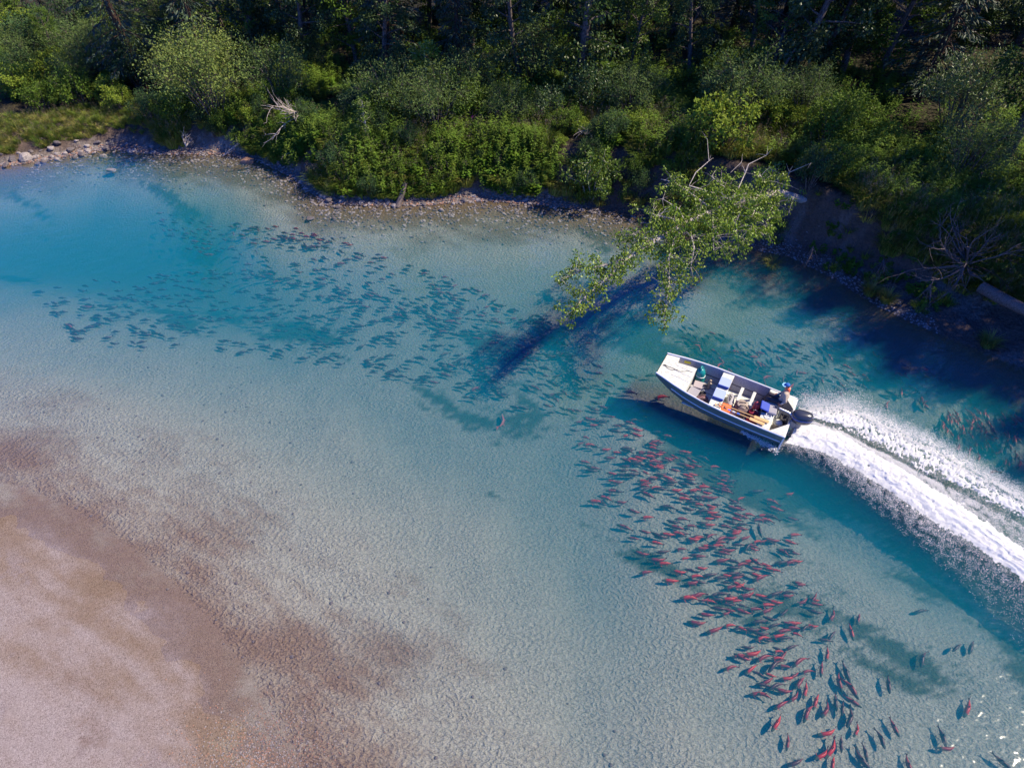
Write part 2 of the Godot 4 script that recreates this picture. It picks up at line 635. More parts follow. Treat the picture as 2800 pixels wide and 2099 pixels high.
# ---------------------------------------------------------------- plants: each maker returns [wood mesh, leaf mesh]
func broadleaf(tall: float, low: float, wide: float, clumps: int, per: int, size: float, c: Color, lean := Vector3.ZERO) -> Array:
	var wood := Bag.new()
	var leaves := Bag.new()
	var trunk := limb(Vector3(0, -0.4, 0), Vector3.UP + lean, tall, 9, 0.07, 0.05)
	var r0 := tall * 0.016 + 0.03
	wood.tube(trunk, taper(10, r0, 0.02), 8)
	for k in clumps:
		var t := lerpf(low, 0.98, pow(float(k) / clumps, 0.85))
		var f := t * 9.0
		var at: Vector3 = trunk[int(f)].lerp(trunk[mini(int(f) + 1, 9)], f - int(f))
		var reach := wide * (0.35 + 0.65 * sin(PI * clampf((t - low * 0.7) / (1.05 - low * 0.7), 0.05, 1.0))) * rng.randf_range(0.55, 1.15)
		var ang := k * 2.399 + rng.randf_range(-0.5, 0.5)
		var pts := limb(at, Vector3(cos(ang), rng.randf_range(0.15, 0.7), sin(ang)), reach, 5, 0.22, 0.02)
		wood.tube(pts, taper(6, r0 * 0.32 * (1.1 - t * 0.7), 0.008), 5)
		# twigs with clumps of leaves
		for q in 4:
			var s := rng.randf_range(0.35, 1.0) * 5.0
			var from: Vector3 = pts[int(minf(s, 4.0))].lerp(pts[mini(int(s) + 1, 5)], s - int(s))
			var twig := limb(from, (pts[5] - pts[0]).normalized() + unit() * 0.9, reach * rng.randf_range(0.2, 0.42), 3, 0.3, -0.02)
			wood.tube(twig, taper(4, 0.012, 0.004), 3)
			var core: Vector3 = twig[2]
			var spread := rng.randf_range(0.3, 0.55) * (wide * 0.25 + 0.35)
			var shade := tint(c, 0.22)
			for m in per:
				var o := ball()
				o = o * (0.55 + 0.45 * o.length())
				leaf_at(leaves, core + Vector3(o.x, o.y * 0.75, o.z) * spread, o, size, 0.62, tint(shade, 0.2), 0.45)
	return [wood.mesh(), leaves.mesh()]


func spruce(tall: float, wide: float, c: Color) -> Array:
	var wood := Bag.new()
	var leaves := Bag.new()
	wood.tube([Vector3(0, -0.4, 0), Vector3(0.05, tall * 0.3, 0), Vector3(-0.03, tall * 0.7, 0.04), Vector3(0, tall, 0)], [tall * 0.016 + 0.04, tall * 0.012 + 0.03, tall * 0.006, 0.01], 8)
	var y := tall * 0.1
	var k := 0
	while y < tall * 0.97:
		var t := y / tall
		var reach := wide * pow(1.0 - t, 0.75) * rng.randf_range(0.7, 1.12)
		var ang := k * 2.399 + rng.randf_range(-0.4, 0.4)
		var dir := Vector3(cos(ang), 0, sin(ang))
		var pts := []
		for q in 7:
			var s := q / 6.0
			pts.append(Vector3(0, y, 0) + dir * (reach * s) + Vector3.UP * reach * (0.12 * s - 0.55 * s * s + 0.22 * s * s * s * s))
		wood.tube(pts, taper(7, 0.035, 0.006), 3)
		var across := dir.cross(Vector3.UP)
		var n := int(10 + reach * 26)
		var shade := tint(c, 0.2)
		for q in n:
			var s := pow(rng.randf(), 0.7)
			var f := minf(s * 6.0, 5.99)
			var p: Vector3 = pts[int(f)].lerp(pts[int(f) + 1], f - int(f))
			var off := rng.randf_range(-1, 1)
			var half := reach * 0.34 * (1.05 - s) + 0.1
			var o := p + across * off * half + Vector3.DOWN * absf(off) * half * 0.5
			var d := (dir * 0.8 + across * off * 0.9 + Vector3.DOWN * rng.randf_range(0.1, 1.0) + unit() * 0.25).normalized()
			var side := d.cross(unit()).normalized()
			leaves.leaf(o, d, side, rng.randf_range(0.2, 0.38), rng.randf_range(0.045, 0.085), tint(shade, 0.22), 0.3, 0.35)
		y += rng.randf_range(0.07, 0.15) * (0.7 + tall * 0.03)
		k += 1
	return [wood.mesh(), leaves.mesh()]


func shrub(tall: float, wide: float, stems: int, twigs: int, per: int, size: float, slim: float, c: Color, upright := 0.9) -> Array:
	var wood := Bag.new()
	var leaves := Bag.new()
	for k in stems:
		var ang := k * 2.399 + rng.randf_range(-0.5, 0.5)
		var out := sqrt((k + 0.5) / stems)
		var tip := Vector3(cos(ang) * wide * out, tall * (1.0 - 0.45 * out * out) * rng.randf_range(0.75, 1.1), sin(ang) * wide * out)
		var root := Vector3(cos(ang), -1.5, sin(ang)) * 0.15 * wide * out
		var pts := [root]
		for q in range(1, 6):
			var s := q / 5.0
			pts.append(root.lerp(tip, s) + Vector3(0, tall * 0.2 * sin(PI * s) * upright, 0) + unit() * 0.06 * tall * s)
		wood.tube(pts, taper(6, 0.02 + tall * 0.006, 0.006), 5)
		for q in twigs:
			var s := lerpf(1.2, 4.99, pow(rng.randf(), 0.75))
			var from: Vector3 = pts[int(s)].lerp(pts[int(s) + 1], s - int(s))
			var core := from + (unit() + Vector3.UP * 0.35 + Vector3(cos(ang), 0, sin(ang)) * 0.4) * tall * 0.13
			wood.tube([from, core], [0.008, 0.003], 3)
			var shade := tint(c, 0.2)
			for m in per:
				var o := ball()
				leaf_at(leaves, core + o * tall * 0.115, o + Vector3.UP * 0.3, size, slim, tint(shade, 0.2), 0.15)
	return [wood.mesh(), leaves.mesh()]


# bare bleached branches
func bare(reach: float, stems: int, r0: float, spread: float, forks := 5, aim := Vector3.UP) -> ArrayMesh:
	var b := Bag.new()
	for k in stems:
		var d := (aim + unit() * spread).normalized()
		var pts := limb(Vector3.ZERO, d, reach * rng.randf_range(0.6, 1.1), 6, 0.2, 0.0)
		b.tube(pts, taper(7, r0, r0 * 0.15), 5)
		for q in forks:
			var s := rng.randi_range(1, 5)
			var twig := limb(pts[s], (pts[s + 1] - pts[s]).normalized() + unit() * 0.85, reach * rng.randf_range(0.15, 0.45), 4, 0.25, 0.0)
			b.tube(twig, taper(5, r0 * 0.42, r0 * 0.1), 4)
			for w in 2:
				var e: Vector3 = twig[rng.randi_range(1, 4)]
				var fine := limb(e, (twig[4] - twig[0]).normalized() + unit() * 1.0, reach * rng.randf_range(0.08, 0.2), 2, 0.2, 0.0)
				b.tube(fine, taper(3, r0 * 0.2, r0 * 0.07), 3)
	return b.mesh()


func grass_tuft(blades: int, tall: float, wide: float, c: Color, c2: Color, seed_heads := 0) -> ArrayMesh:
	var b := Bag.new()
	for k in blades:
		var a := rng.randf() * TAU
		var r := sqrt(rng.randf()) * wide * 0.35
		var out := Vector3(cos(a), 0, sin(a))
		var lean := rng.randf_range(0.1, 0.75)
		var d := (Vector3.UP + out * lean).normalized()
		b.blade(out * r + Vector3.DOWN * 0.05, d, (out * 0.8 + Vector3.DOWN * 0.55).normalized(), tall * rng.randf_range(0.55, 1.15), rng.randf_range(0.016, 0.03), tint(c.lerp(c2, rng.randf() * rng.randf()), 0.25))
	for k in seed_heads:
		var a := rng.randf() * TAU
		var out := Vector3(cos(a), 0, sin(a))
		var top := out * wide * 0.4 * rng.randf() + Vector3.UP * tall * rng.randf_range(0.95, 1.3)
		b.blade(out * 0.05, (top - out * 0.05).normalized(), out, top.length(), 0.008, tint(c2, 0.1))
		for q in 7:
			b.leaf(top + ball(0.05) + Vector3.DOWN * 0.03 * q, (unit() + Vector3.UP).normalized(), unit(), 0.06, 0.016, tint(Color(0.26, 0.2, 0.15), 0.2))
	return b.mesh()


func herb_clump(stems: int, tall: float, wide: float, size: float, slim: float, c: Color) -> ArrayMesh:
	var b := Bag.new()
	for k in stems:
		var a := rng.randf() * TAU
		var r := sqrt(rng.randf()) * wide
		var p := Vector3(cos(a) * r, -0.05, sin(a) * r)
		var top := p + Vector3(rng.randf_range(-0.12, 0.12), tall * rng.randf_range(0.6, 1.1), rng.randf_range(-0.12, 0.12))
		var shade := tint(c, 0.2)
		b.blade(p, (top - p).normalized(), Vector3.RIGHT, (top - p).length() * 1.1, 0.012, shade)
		for q in 16:
			var t := rng.randf_range(0.25, 1.0)
			var w := q * 2.399
			var d := Vector3(cos(w), rng.randf_range(-0.25, 0.45), sin(w)).normalized()
			b.leaf(p.lerp(top, t), d, d.cross(Vector3.UP).normalized(), size * (1.15 - 0.5 * t) * rng.randf_range(0.8, 1.2), size * slim, tint(shade, 0.2))
	return b.mesh()


func fern_clump(fronds: int, reach: float, c: Color) -> ArrayMesh:
	var b := Bag.new()
	for k in fronds:
		var a := k * 2.399
		var out := Vector3(cos(a), 0, sin(a))
		var side := out.cross(Vector3.UP)
		var shade := tint(c, 0.18)
		for q in 12:
			var s := q / 12.0
			var p := out * reach * s + Vector3.UP * reach * (0.9 * s - 0.75 * s * s)
			for w: float in [-1.0, 1.0]:
				b.leaf(p, (side * w + out * 0.4 + Vector3.DOWN * 0.15).normalized(), out, reach * 0.28 * (1.0 - s) + 0.03, 0.06, tint(shade, 0.15))
	return b.mesh()


func fireweed_plant() -> Array:
	var green := Bag.new()
	var bloom := Bag.new()
	for k in 3:
		var p := Vector3(rng.randf_range(-0.15, 0.15), 0, rng.randf_range(-0.15, 0.15))
		var top := p + Vector3(rng.randf_range(-0.1, 0.1), rng.randf_range(1.1, 1.4), rng.randf_range(-0.1, 0.1))
		green.tube([p, top], [0.01, 0.005], 4, Color(0.12, 0.1, 0.05))
		for q in 22:
			var w := q * 2.399
			var d := Vector3(cos(w), 0.25, sin(w)).normalized()
			green.leaf(p.lerp(top, 0.2 + 0.5 * q / 22.0), d, d.cross(Vector3.UP).normalized(), 0.15, 0.03, tint(Color(0.09, 0.16, 0.04), 0.2))
		for q in 26:
			var w := q * 2.399
			var t := 0.72 + 0.3 * q / 26.0
			var d := Vector3(cos(w), 0.2, sin(w)).normalized()
			bloom.leaf(p.lerp(top, t), d, d.cross(Vector3.UP).normalized(), 0.07 * (1.5 - t * 0.9), 0.045, tint(Color(0.4, 0.05, 0.33), 0.2))
	return [green.mesh(), bloom.mesh()]


# ---------------------------------------------------------------- the wooded bank
func leaf_material(called: String, through: float, rough := 0.5, spec := 0.5) -> StandardMaterial3D:
	var m := plain(called, Color.WHITE, rough, 0.0, spec)
	m.vertex_color_use_as_albedo = true
	m.backlight_enabled = true
	m.backlight = lin(through, through, through * 0.6)
	return m


func bark_material(called: String, dark: Color, pale: Color, scale: float) -> StandardMaterial3D:
	var m := plain(called, Color.WHITE, 0.9, 0.0, 0.3)
	m.albedo_texture = noise_tex(FastNoiseLite.TYPE_SIMPLEX, 0.03, 256, 31, 4, [PackedFloat32Array([0.2, 0.8]), PackedColorArray([dark, pale])])
	m.uv1_triplanar = true
	m.uv1_scale = Vector3(scale, scale * 0.3, scale)
	return m


func plant(called: String, label: String, category: String, made: Array, wood: Material, leaf: Material, x: float, z: float, size: float, turn: float, group := "", sink := 0.0, tilt := Vector3.ZERO) -> Node3D:
	var o := thing(called, label, category, Vector3(x, height(x, z) - sink, z), group)
	o.rotation = Vector3(tilt.x, turn, tilt.z)
	o.scale = Vector3.ONE * size
	part("trunk" if category == "tree" else "stems", made[0], wood, o)
	if made.size() > 1 and made[1] != null:
		part("crown" if category == "tree" else "foliage", made[1], leaf, o)
	return o


func landmark(x: float) -> String:
	for a in [[-33.0, "at the far left end of the bank"], [-28.0, "left of the leaning spruce trunk"], [-22.5, "left of the round alder bush"], [-16.0, "by the round alder bush"], [-10.5, "by the bleached bare branches"], [-4.0, "by the tiered dark spruce"], [1.0, "between tiered spruce and stout grey trunk"], [6.5, "by the stout grey trunk"], [13.0, "above the leaning cottonwood"], [20.0, "by the two slanting trunks"], [27.0, "above the fallen root tangle"]]:
		if x < a[0]:
			return a[1]
	return "at the far right end of the bank"


func scatter(called: String, label: String, meshes: Array, m: Material, count: int, xr: Vector2, back: Vector2, size: Vector2, thin := 0.0, seed_ := 0) -> void:
	# copies spread along the bank; back is the distance behind the water's edge
	var spots := []
	for k in meshes.size():
		spots.append([])
	rng.seed = 1000 + seed_
	for k in count:
		var x := rng.randf_range(xr.x, xr.y)
		var z := along(far_shore, x) - lerpf(back.x, back.y, rng.randf())
		if noise_a.get_noise_2d(x * 1.6 + seed_ * 13.0, z * 1.6) < thin:
			continue
		var y := height(x, z)
		if y < 0.12:
			continue
		var s := rng.randf_range(size.x, size.y)
		spots[rng.randi() % meshes.size()].append(Transform3D(Basis(Vector3.UP, rng.randf() * TAU).scaled(Vector3(s, s * rng.randf_range(0.8, 1.2), s)), Vector3(x, y - 0.03, z)))
	for k in meshes.size():
		if spots[k].is_empty():
			continue
		var mm := MultiMesh.new()
		mm.transform_format = MultiMesh.TRANSFORM_3D
		mm.mesh = meshes[k]
		mm.instance_count = spots[k].size()
		for q in spots[k].size():
			mm.set_instance_transform(q, spots[k][q])
		var o := MultiMeshInstance3D.new()
		o.name = numbered(called)
		o.multimesh = mm
		o.material_override = m
		tag(o, label, "", "", "stuff")
		add_child(o)


func build_bank() -> void:
	leaf_material("leaf", 0.5, 0.6, 0.22)
	leaf_material("gloss_leaf", 0.45, 0.42, 0.4)
	leaf_material("needle", 0.15, 0.6)
	leaf_material("blade", 0.55, 0.65, 0.2)
	bark_material("bark", Color(0.24, 0.21, 0.2), Color(0.5, 0.46, 0.44), 2.0)
	bark_material("pale_bark", Color(0.5, 0.47, 0.45), Color(0.8, 0.77, 0.74), 2.0)
	bark_material("spruce_bark", Color(0.2, 0.15, 0.13), Color(0.36, 0.29, 0.25), 3.0)
	bark_material("dead_wood", Color(0.56, 0.51, 0.48), Color(0.84, 0.8, 0.77), 2.5)
	var dull := Color(0.05, 0.09, 0.02)
	var mid := Color(0.10, 0.165, 0.025)
	var bright := Color(0.19, 0.26, 0.035)
	rng.seed = 21
	var trees := [broadleaf(13.0, 0.1, 3.0, 44, 62, 0.17, dull), broadleaf(11.0, 0.08, 2.8, 40, 62, 0.16, mid), broadleaf(12.0, 0.12, 2.6, 40, 62, 0.18, Color(0.06, 0.1, 0.04), Vector3(0.12, 0, 0))]
	var saplings := [broadleaf(4.6, 0.08, 1.2, 22, 34, 0.14, mid), broadleaf(3.8, 0.06, 1.1, 20, 34, 0.14, bright)]
	var spruces := [spruce(14.0, 2.7, Color(0.032, 0.062, 0.04)), spruce(11.0, 2.3, Color(0.036, 0.066, 0.038))]
	var alder := shrub(4.6, 3.0, 26, 16, 26, 0.13, 0.66, Color(0.17, 0.225, 0.06), 1.2)
	var willow := shrub(3.2, 1.9, 20, 12, 26, 0.13, 0.34, Color(0.12, 0.18, 0.055), 1.0)
	var low := [shrub(1.9, 1.2, 14, 9, 24, 0.12, 0.6, mid), shrub(1.5, 1.0, 13, 8, 24, 0.11, 0.6, bright), shrub(2.3, 1.2, 14, 9, 24, 0.13, 0.5, Color(0.06, 0.11, 0.04))]
	# trees one can pick out
	rng.seed = 22
	plant("spruce_tree", "blue green spruce with thick leaning trunk left of the round alder bush", "tree", spruces[0], M.spruce_bark, M.needle, -25.8, -45.2, 1.15, 0.4, "", 0.0, Vector3(0, 0, 0.06))
	plant("spruce_tree", "drooping spruce rising directly behind the round alder bush", "tree", spruces[1], M.spruce_bark, M.needle, -20.6, -44.0, 1.2, 2.0)
	plant("spruce_tree", "dark spruce with tiered branches behind the middle of the bank", "tree", spruces[0], M.spruce_bark, M.needle, -7.6, -41.2, 0.95, 1.1)
	plant("spruce_tree", "brownish spruce beside pale willow at the far right of the forest", "tree", spruces[1], M.spruce_bark, M.needle, 23.6, -36.6, 1.15, 3.0)
	plant("cottonwood_tree", "cottonwood with stout grey trunk standing in the grass mid bank", "tree", trees[0], M.bark, M.gloss_leaf, 3.9, -39.2, 1.25, 0.7, "", 0.0, Vector3(0, 0, -0.02))
	plant("cottonwood_tree", "larger of two slanting grey trunks behind the bright bush", "tree", trees[2], M.bark, M.gloss_leaf, 15.4, -37.2, 1.2, 0.0, "", 0.0, Vector3(0, 0, -0.1))
	plant("cottonwood_tree", "thinner of two slanting grey trunks behind the bright bush", "tree", trees[2], M.bark, M.leaf, 17.6, -38.6, 0.95, 0.3, "", 0.0, Vector3(0, 0, -0.16))
	plant("birch_sapling", "light green sapling right of the tiered dark spruce", "tree", saplings[1], M.pale_bark, M.gloss_leaf, -5.0, -38.4, 1.1, 0.5)
	plant("birch_sapling", "small pale leaved sapling growing on the bank slope", "tree", saplings[0], M.pale_bark, M.gloss_leaf, -8.2, -34.4, 0.6, 1.9)
	plant("alder_bush", "large round yellow green alder bush on the left bank", "bush", alder, M.bark, M.leaf, -19.0, -40.0, 1.05, 0.0)
	plant("willow_bush", "grey green willow bush behind the bleached dead branches", "bush", willow, M.bark, M.leaf, -14.8, -40.6, 1.15, 1.0)
	plant("willow_bush", "silvery willow bush in front of the brownish right spruce", "bush", willow, M.bark, M.gloss_leaf, 23.6, -32.6, 1.25, 2.1)
	plant("leafy_bush", "bright sunlit bush on the terrace above the overhanging tree", "bush", low[1], M.bark, M.leaf, 11.2, -32.0, 1.8, 0.3)
	plant("leafy_bush", "pale leaved bush hanging over the mud bank mid river", "bush", low[0], M.pale_bark, M.gloss_leaf, 4.5, -31.9, 1.25, 2.2)
	plant("leafy_bush", "low bush hiding the foot of the leaning cottonwood", "bush", low[2], M.bark, M.leaf, 14.7, -28.1, 0.75, 1.2)
	plant("leafy_bush", "pale bush on the terrace just right of the leaning cottonwood's foot", "bush", low[0], M.bark, M.leaf, 16.0, -28.6, 0.9, 2.6)
	for q in [[12.4, -28.9, "left"], [13.5, -27.5, "middle"], [11.0, -29.6, "topmost"]]:
		plant("leafy_bush", "small bush growing from the bare earth behind the leaning tree, " + q[2] + " of three", "bush", low[2], M.bark, M.leaf, q[0], q[1], 0.45, q[0])
	# the rest of the forest
	rng.seed = 23
	var z := -41.0
	while z > -62.0:
		var x := -54.0
		while x < 52.0:
			var px := x + rng.randf_range(-1.3, 1.3)
			var pz := z + rng.randf_range(-1.5, 1.5)
			x += 3.9
			var lip := along(bank_lip, px)
			if pz > lip - 5.5 or px < -39.0 + (pz + 45.0) * 0.62 or px > 46.0 - (pz + 45.0) * 0.62:
				continue
			# the forest is low and open at the left, where the river bends away
			var small := 1.0
			if px < -24.5:
				if pz > -47.0 or rng.randf() < 0.45:
					continue
				small = 0.5
			var roll := rng.randf()
			if roll < (0.34 if px < -3.0 else 0.16):
				plant("spruce_tree", ("dark spruce in the forest front " if pz > lip - 9.5 else ("dark spruce deeper in the forest " if pz > lip - 15.0 else "dim spruce deepest in the forest ")) + landmark(px), "tree", spruces[rng.randi() % 2], M.spruce_bark, M.needle, px, pz, small * rng.randf_range(0.8, 1.15), rng.randf() * TAU, "spruces of the forest")
			else:
				plant("cottonwood_tree", ("leafy tree in the forest front " if pz > lip - 9.5 else ("dark leafy tree deeper in the forest " if pz > lip - 15.0 else "dim leafy tree deepest in the forest ")) + landmark(px), "tree", trees[rng.randi() % 3], M.bark, M.gloss_leaf if roll > 0.6 else M.leaf, px, pz, small * rng.randf_range(0.75, 1.1), rng.randf() * TAU, "leafy trees of the forest")
		z -= 4.2
	# trees further along the bank, out of the picture, that shade its right side
	for k in 18:
		var px := 25.5 + k * 1.6 + rng.randf_range(-0.8, 0.8)
		var pz := along(bank_lip, px) - rng.randf_range(0.5, 8.0)
		plant("cottonwood_tree", "dark leafy tree beyond the picture's right edge shading the river", "tree", trees[k % 3], M.bark, M.leaf, px, pz, rng.randf_range(0.95, 1.3), rng.randf() * TAU, "trees shading the right bank")
	# undergrowth one can tell apart: bushes along the forest edge and the slope
	for k in 74:
		var px := rng.randf_range(-34.0, 30.0)
		var pz := along(bank_lip, px) - rng.randf_range(1.0, 7.5)
		if px < -14.0 and pz > -43.0:
			continue
		if px > 8.0 and pz > along(bank_lip, px) - 3.8:
			continue
		var v := rng.randi() % 4
		var made: Array = willow if v == 3 else low[v]
		plant("forest_bush", ["dense green bush at the forest foot ", "bright green bush at the forest foot ", "dark upright bush at the forest foot ", "narrow leaved willow at the forest foot "][v] + landmark(px), "bush", made, M.bark, M.leaf if v != 2 else M.gloss_leaf, px, pz, rng.randf_range(0.7, 1.25), rng.randf() * TAU, "bushes at the forest edge")
	for k in 54:
		var px := rng.randf_range(-22.0, 10.0)
		var pz := along(far_shore, px) - rng.randf_range(0.5, 4.6)
		var v := rng.randi() % 3
		plant("bank_bush", ["small dense", "small bright", "small dark"][v] + (" bush at the waterline " if along(far_shore, px) - pz < 1.6 else (" bush low on the slope " if along(far_shore, px) - pz < 2.9 else " bush high on the slope ")) + landmark(px), "bush", low[v], M.bark, M.leaf, px, pz, rng.randf_range(0.35, 0.7), rng.randf() * TAU, "bushes on the bank slope")
	for p in [[-23.5, -40.4, 0.8], [-21.6, -39.9, 0.95], [-26.2, -42.0, 1.0], [-16.4, -38.9, 0.75], [-29.5, -43.0, 1.2], [-31.5, -42.2, 0.9]]:
		plant("shore_bush", ("low tangled bush behind the grassy shore " + landmark(p[0])), "bush", low[int(p[2] * 10) % 3], M.bark, M.leaf, p[0], p[1], p[2], p[0], "bushes of the left shore")
	for k in 26:
		var px := rng.randf_range(-42.0, -24.0)
		var pz := along(bank_lip, px) - rng.randf_range(3.0, 20.0)
		if px < -36.0 + (pz + 45.0) * 0.62:
			continue
		var v := rng.randi() % 4
		var made: Array = willow if v == 3 else low[v]
		plant("forest_bush", ["dense green bush in the open wood ", "bright green bush in the open wood ", "dark upright bush in the open wood ", "narrow leaved willow in the open wood "][v] + landmark(px), "bush", made, M.bark, M.leaf, px, pz, rng.randf_range(0.9, 1.5), rng.randf() * TAU, "bushes of the open wood")
	# tussocks of yellow green sedge over the water's edge
	var sedge := grass_tuft(230, 0.95, 0.75, Color(0.2, 0.24, 0.045), Color(0.3, 0.25, 0.11), 8)
	for q in [-11.2, -10.3, -9.2, -8.4, -7.7, -6.6, -5.2, -4.1, -2.9, -1.8, -0.9, 1.2, 2.3, 3.2, 5.0, 6.1, 6.9, 8.2, 9.0, -14.6, -16.8, -19.3, -21.8]:
		var px: float = q + rng.randf_range(-0.3, 0.3)
		var pz := along(far_shore, px) - rng.randf_range(0.55, 1.7)
		var o := part("sedge_tussock", sedge, M.blade, self)
		o.position = Vector3(px, height(px, pz) - 0.03, pz)
		o.rotation = Vector3(rng.randf_range(0.0, 0.3), rng.randf() * TAU, 0)
		o.scale = Vector3.ONE * rng.randf_range(0.85, 1.45)
		tag(o, "yellow green sedge tussock at the water's edge " + landmark(px), "grass tussock", "sedge tussocks of the bank")
	for q in [[13.2, -26.0], [16.9, -23.2], [17.4, -22.6], [20.5, -19.6]]:
		var o := part("sedge_tussock", sedge, M.blade, self)
		o.position = Vector3(q[0], height(q[0], q[1]) - 0.03, q[1])
		o.scale = Vector3.ONE * 0.9
		tag(o, "green sedge tussock alone on the dark mud of the right bank", "grass tussock", "sedge tussocks of the mud")
	# fireweed in flower
	var fireweed := fireweed_plant()
	for q in [[-22.6, -41.0], [-13.2, -39.0], [-12.6, -37.0], [-9.8, -38.0], [-9.5, -37.6], [-7.6, -35.2], [-6.0, -34.4], [-3.4, -33.6], [-2.2, -35.6], [1.6, -36.2], [6.4, -35.0], [7.4, -36.2], [9.2, -34.4], [10.4, -33.8], [12.6, -33.2], [22.4, -27.4], [24.6, -26.0]]:
		var o := thing("fireweed_plant", "fireweed with a magenta flower spike " + landmark(q[0]), "flower", Vector3(q[0], height(q[0], q[1]), q[1]), "fireweed along the bank")
		o.rotation.y = q[0]
		o.scale = Vector3.ONE * rng.randf_range(0.65, 0.9)
		part("stem", fireweed[0], M.leaf, o)
		part("flower_spike", fireweed[1], M.leaf, o)
	# ground cover nobody could count
	rng.seed = 24
	var yellow := Color(0.27, 0.29, 0.06)
	var straw := Color(0.34, 0.27, 0.14)
	var green := Color(0.12, 0.2, 0.035)
	var tufts := [grass_tuft(70, 0.75, 0.6, green, yellow, 2), grass_tuft(70, 0.6, 0.7, yellow, straw, 3), grass_tuft(60, 0.95, 0.5, green, yellow, 3)]
	var herbs := [herb_clump(9, 0.95, 0.35, 0.17, 0.24, Color(0.11, 0.2, 0.03)), herb_clump(8, 1.15, 0.4, 0.2, 0.22, Color(0.155, 0.245, 0.04)), herb_clump(8, 0.7, 0.4, 0.2, 0.55, Color(0.12, 0.21, 0.025))]
	var ferns := [fern_clump(12, 0.8, Color(0.12, 0.2, 0.04)), fern_clump(11, 0.65, Color(0.09, 0.17, 0.035))]
	scatter("shore_grass", "short yellow green grass of the left shore", [tufts[0], tufts[1], grass_tuft(60, 0.3, 0.6, Color(0.2, 0.27, 0.045), yellow)], M.blade, 2600, Vector2(-42, -15.5), Vector2(1.4, 5.5), Vector2(0.5, 0.95), -0.4, 1)
	scatter("grass", "tall grass along the bank", tufts, M.blade, 4400, Vector2(-23, 10.5), Vector2(0.35, 7.0), Vector2(0.7, 1.4), -0.02, 2)
	scatter("terrace_grass", "tall grass along the edge of the terrace", tufts, M.blade, 2600, Vector2(8, 34), Vector2(4.3, 11.0), Vector2(0.6, 1.15), -0.15, 3)
	scatter("herbs", "leafy herbs of the bank", herbs, M.leaf, 5200, Vector2(-23, 10), Vector2(0.5, 9.0), Vector2(0.6, 1.35), 0.0, 4)
	scatter("terrace_herbs", "leafy herbs of the terrace", herbs, M.leaf, 2800, Vector2(9, 34), Vector2(4.3, 13.0), Vector2(0.6, 1.2), -0.1, 5)
	scatter("ferns", "ferns at the forest edge", ferns, M.leaf, 1500, Vector2(-14, 32), Vector2(4.0, 14.0), Vector2(0.7, 1.2), 0.0, 6)
	scatter("hanging_grass", "long grass hanging over the lip of the right bank", [grass_tuft(90, 0.9, 0.8, yellow, straw, 6), tufts[2]], M.blade, 600, Vector2(8, 32), Vector2(3.9, 5.6), Vector2(0.7, 1.3), -0.15, 8)
	scatter("mud_plants", "scattered plants on the mud of the right bank", [herbs[2], tufts[0]], M.leaf, 320, Vector2(9, 30), Vector2(0.4, 3.4), Vector2(0.4, 0.9), 0.05, 9)
	scatter("forest_floor", "herbs under the forest trees", herbs, M.leaf, 3000, Vector2(-50, 45), Vector2(8.0, 24.0), Vector2(0.6, 1.3), -0.3, 7)


# ---------------------------------------------------------------- surveyed places: x, z, heading in degrees (fish) or radius (rocks)
var FISH_LOWER := [[7.38, -8.67, -165], [6.86, -8.54, -170], [5.87, -8.62, -165], [8.36, -8.74, -161], [9.15, -8.52, -153], [9.54, -8.62, -132], [7.99, -8.35, -178], [6.43, -8.21, 175], [7.15, -8.14, 163], [7.92, -8.19, -157], [8.42, -8.12, -146], [5.97, -8.0, 175], [5.65, -7.79, 178], [7.56, -7.81, -175], [8.0, -7.7, -166], [8.25, -7.55, -172], [6.64, -7.68, -178], [6.12, -7.54, -161], [7.29, -7.59, -180], [7.53, -7.3, -171], [8.02, -7.39, -166], [8.92, -7.61, -154], [9.89, -8.05, -126], [10.69, -7.95, -123], [9.65, -7.41, -140], [10.28, -7.52, -97], [9.3, -6.86, -114], [7.02, -7.05, -178], [8.29, -7.03, -162], [7.97, -6.78, -136], [7.1, -6.88, -166], [6.66, -6.77, -172], [7.38, -6.71, -162], [8.39, -6.6, -155], [7.62, -6.48, -147], [6.33, -6.42, -166], [8.97, -6.42, -114], [9.68, -6.36, -90], [8.12, -6.24, -151], [7.28, -6.07, -155], [7.5, -5.93, -163], [8.23, -6.05, -140], [8.29, -5.84, -117], [9.38, -6.07, -101], [9.56, -5.87, -63], [7.91, -5.66, -141], [7.47, -5.43, -155], [8.5, -5.54, -126], [8.16, -5.22, -134], [8.67, -5.33, -127], [9.06, -5.54, -105], [9.15, -5.35, -115], [9.52, -5.54, -41], [10.72, -5.99, -109], [9.25, -5.13, -120], [7.18, -4.96, -133], [8.51, -4.76, -164], [9.31, -4.81, -124], [10.39, -4.89, -85], [9.87, -4.6, -84], [7.35, -4.51, -112], [8.79, -4.48, -110], [8.42, -4.35, -132], [8.16, -4.23, -150], [11.62, -4.67, -95], [11.59, -4.4, -176], [12.72, -5.41, -129], [12.11, -6.73, -130], [9.34, -4.28, -95], [9.22, -4.11, -68], [7.42, -4.04, -160], [8.38, -4.01, -119], [10.41, -3.99, -92], [13.3, -7.08, -150], [13.79, -7.12, -132], [12.89, -4.08, -51], [12.91, -8.3, -170]]
